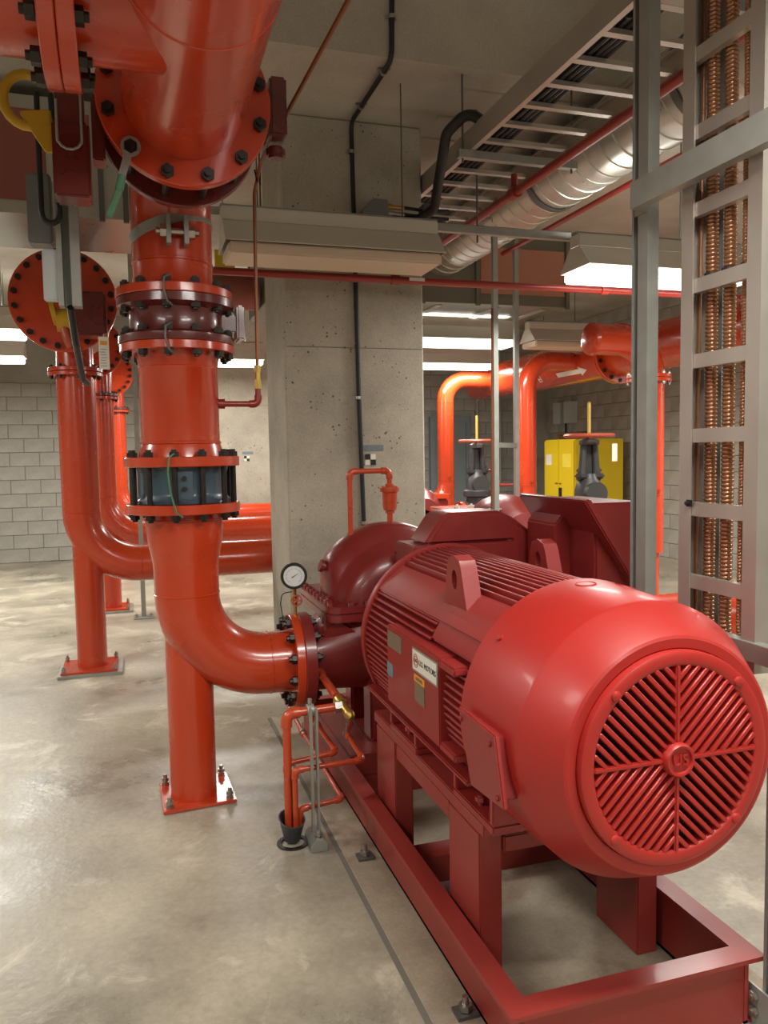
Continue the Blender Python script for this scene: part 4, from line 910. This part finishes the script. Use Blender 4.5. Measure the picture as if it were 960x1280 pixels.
for y in (2.6, 4.25):
    b = B(); b.box(1.8,2.55,y-.02,y+.02,3.145,3.188); cs = obj('support_strut', b, M['galv'], tr, smooth=None)
    for x in (1.83, 2.52): 
        b = B(); b.cyl((x,y,3.12), (x,y,ZC if y > 4.18 else ZH), .006, 6); obj('hanger_rod', b, M['galv_dark'], tr)
for y, x in ((2.85,1.95),(3.95,1.95)):
    b = B()
    for k in range(3): b.ring((x+.04*k,y,3.232), (0,1,0), .017, .021, .012, 12, .001)
    obj('cable_tie', b, M['cable_black'], tr)
b = B(); b.tube(fillet([(1.95,4.1,3.26),(1.84,4.2,3.38),(1.76,4.32,3.3),(1.77,4.45,3.12),(1.83,4.7,3.0),(1.75,4.85,2.95),(1.5,4.9,2.985)], .09, 6), .03, 14)
o = obj('cable_loop', b, M['cable_black']); tag(o, 'thick black cable looping from the tray down to the box on the column', 'cable')
t = thing('splice_box', 'dark junction box with cable glands high on the column face', 'junction box', (1.5,4.9,2.92))
b = B(); b.prism([(1.39,4.78,2.93),(1.39,4.78,2.98),(1.46,4.78,3.06),(1.56,4.78,3.06),(1.56,4.78,2.93)], (0,.2,0)); obj('enclosure', b, M['box_grey'], t, bevel=.006)
for k, z in enumerate((3.035, 2.995, 2.955)):
    b = B(); b.cyl((1.56,4.84,z), (1.6,4.84,z), .018, 6); b.cyl((1.6,4.84,z), (1.68,4.84,z-.004), .013, 10); obj('gland', b, M['brass'] if k == 0 else M['bolt_zinc'], t)
    b = B(); b.tube(fillet([(1.66,4.84,z),(1.85,4.84,z-.01),(1.98,4.84,z-.01*k)], .05, 4), .011, 8); obj('cable_tail', b, M['cable_black'], t)
b = B(); b.box(1.8,1.84,4.8,4.9,2.93,3.06); obj('bracket', b, M['galv_dark'], t)

b = B(); b.cyl((.5,7.6,3.03), (1.17,7.6,3.03), .17, 28); o = obj('cross_main', b, M['duct_patch_red']); tag(o, 'dull salmon pipe end showing between the main riser and the near column', 'pipe')
for x in (.6, 1.1):
    b = B(); b.cyl((x,7.6,3.19), (x,7.6,ZC), .008, 6); obj('hanger_rod', b, M['galv_dark'], o)
t = thing('yellow_sign', 'small yellow sign hanging below the unlit strip light right of the riser', 'sign', (.69,6.0,2.85))
b = B(); b.box(.62,.765,6.0,6.006,2.87,3.0); obj('sign_plate', b, M['yellow_paint'], t)
b = B(); b.cyl((.69,6.003,3.0), (.69,6.003,ZC), .003, 6); obj('hanger_wire', b, M['galv_dark'], t)
for i, x in enumerate((5.62, 6.05)):
    b = B(); b.cyl((x,12.54,.9), (x,12.54,3.4), .018, 8); o = obj('wall_conduit', b, M['galv']); tag(o, ('thin vertical conduit on the far wall, the one nearer the column', 'thin vertical conduit on the far wall, the one nearer the struts')[i], 'conduit', 'far wall conduits')
# ------------------------------------------------------------------ rectangular ducts
t = thing('rectangular_duct', 'olive-grey rectangular duct with a salmon patch right of the column', 'duct', (3.0,7.7,2.89))
b = B(); b.box(1.2,4.12,7.0,8.4,2.89,3.56); obj('duct_skin', b, M['duct_olive'], t, bevel=.004)
b = B(); b.box(3.18,4.07,6.99,7.0,2.99,3.42); obj('wrap_patch', b, M['duct_patch'], t, bevel=.003)
for x in (1.9, 2.6, 3.15, 4.1):
    b = B(); b.box(x-.02,x+.02,6.975,7.0,2.87,3.57); obj('joint_flange', b, M['duct_olive'], t)
b = B()
for x in (2.3, 2.8, 3.4, 3.9): b.box(x-.03,x+.03,7.1,8.3,2.878,2.892)
obj('bottom_seam', b, M['duct_metal'], t)
t = thing('left_duct', 'galvanised rectangular duct with brownish wrapped panels behind the valve at upper left', 'duct', (-1.0,5.1,2.84))
b = B(); b.box(-3.2,.12,4.9,5.7,2.86,3.5); obj('duct_skin', b, M['duct_metal'], t, bevel=.004)
for x0_, x1_ in ((-1.6,-.40),(-.31,-.165)):
    b = B(); b.box(x0_,x1_,4.885,4.9,2.93,3.42); obj('wrap_patch', b, M['duct_patch_red'], t, bevel=.003)
for x in (-.1, .03):
    b = B(); b.box(x-.03,x+.0,4.88,4.9,2.84,3.52); obj('joint_flange', b, M['galv_dark'], t)

# ------------------------------------------------------------------ vertical cable ladder and strut frame
t = thing('strut_post', 'heavy double steel strut post standing in front of the orange riser', 'strut', (1.54,2.2,0))
b = B(); xs, ys = 1.556, 2.17
b.chan((xs+.041,ys,.006), (-1,0,0), (0,1,0), (0,0,ZH-.006), .041, .041); b.chan((xs,ys+.0412,.006), (1,0,0), (0,1,0), (0,0,ZH-.006), .041, .041)
obj('channel', b, M['galv'], t, smooth=None)
b = B(); b.box(xs-.04,xs+.1,ys-.04,ys+.12,0,.006); obj('foot_plate', b, M['galv'], t)
b = B(); b.box(xs-.006,xs-.0005,ys-.01,ys+.06,2.235,2.315); b.box(xs-.03,xs-.0062,ys-.01,ys-.004,2.235,2.315); obj('angle_fitting', b, M['galv'], t)
t = thing('strut_post', 'steel strut post in a bolted foot bracket at the lower right corner', 'strut', (1.51,1.56,0))
b = B(); xs, ys = 1.488, 1.53
b.chan((xs,ys,.02), (1,0,0), (0,1,0), (0,0,ZH-.02), .041, .041)
obj('channel', b, M['galv'], t, smooth=None)
b = B(); b.box(xs-.006,xs+.046,ys-.006,ys,.0,.11); b.box(xs-.006,xs,ys,ys+.1,.0,.11); b.box(xs-.05,xs+.09,ys-.05,ys+.13,0,.006); obj('foot_bracket', b, M['galv'], t)
for z in (.045, .085): one_bolt(t, (xs-.004,ys+.06,z), (1,0,0), .008, .006, .014, .01, .004, M['bolt_zinc'], 'bracket_bolt')
for i, (z0, z1, x0_) in enumerate(((2.235,2.315,1.488),(.935,.985,1.532))):
    b = B(); y0_ = 1.2 if i == 0 else 1.57
    b.chan((x0_+.036,y0_,z0), (-1,0,0), (0,0,1), (0,2.165-y0_,0), .036, z1-z0)
    o = obj('cross_strut', b, M['galv'], smooth=None); tag(o, ('level strut crossing in front of the cable ladder near its top', 'level strut at the foot of the cable ladder beside the fan cover')[i], 'strut')
ld = thing('cable_ladder', 'vertical aluminium cable ladder with copper-coloured armoured cables at right', 'cable ladder', (1.56,1.82,.9))
for yy, vy in ((1.994,-1),(1.682,1)):
    b = B(); W_, H_, t_ = .05, .066, .005
    P = [(0,0),(H_,0),(H_,W_*.6),(H_-t_,W_*.6),(H_-t_,t_),(t_,t_),(t_,W_),(0,W_)]
    b.prism([(1.545+a,yy+vy*c,.9) for a, c in P], (0,0,ZH-.9)); obj('side_rail', b, M['aluminium'], ld, smooth=None)
b = B(); b.box(1.551,1.572,1.688,1.988,0,.04); rg = obj('rung', b, M['aluminium'], ld, smooth=None); rg.location.z += 1.09
for k in range(1, 16): shared('rung', rg.data, ld, Vector((0,0,1.09+.213*k))+ORG[ld.name])
prof_cache = {}
def armoured(x, y, r, wob, pit):
    b = B(); n_ = int((4.3-.93)/(pit/4)); pts = [(x+1.2,y,.9),(x+.3,y,.9)]; rs = [r*.9, r*.9]
    for k in range(n_):
        z = .93+pit/4*k; pts.append((x+wob*math.sin(z*2.1+y*9)+(.12*max(0, 1.0-z)), y+wob*.5*math.cos(z*1.7+x), z)); rs.append(r*(.8, .97, 1.0, .97)[k % 4])
    b.tube(pts, rs, 10); obj('armoured_cable', b, M['copper'], ld, smooth=60)
armoured(1.598, 1.928, .0185, .003, .0115); armoured(1.598, 1.857, .0185, .003, .0115); armoured(1.596, 1.797, .009, .002, .009)
b = B(); b.tube([(1.585,1.963,.9),(1.585,1.966,1.6),(1.588,1.96,2.6),(1.585,1.966,4.2)], .006, 8); obj('ground_cable', b, M['copper'], ld)
for y in (1.928, 1.857, 1.797):
    b = B(); b.ring((1.597,y,1.985), (0,0,1), .0186 if y > 1.82 else .0092, .021 if y > 1.82 else .012, .012, 14, .001); obj('cable_strap', b, M['cable_black'], ld)
b = B(); b.box(1.54,1.5455,1.935,1.955,1.33,1.35); b.cyl((1.53,1.945,1.34), (1.545,1.945,1.34), .006, 8); obj('rail_clip', b, M['cable_black'], ld)
b = B(); b.box(1.625,1.631,1.915,1.95,.92,4.5); obj('backing_strip', b, M['galv'], ld)
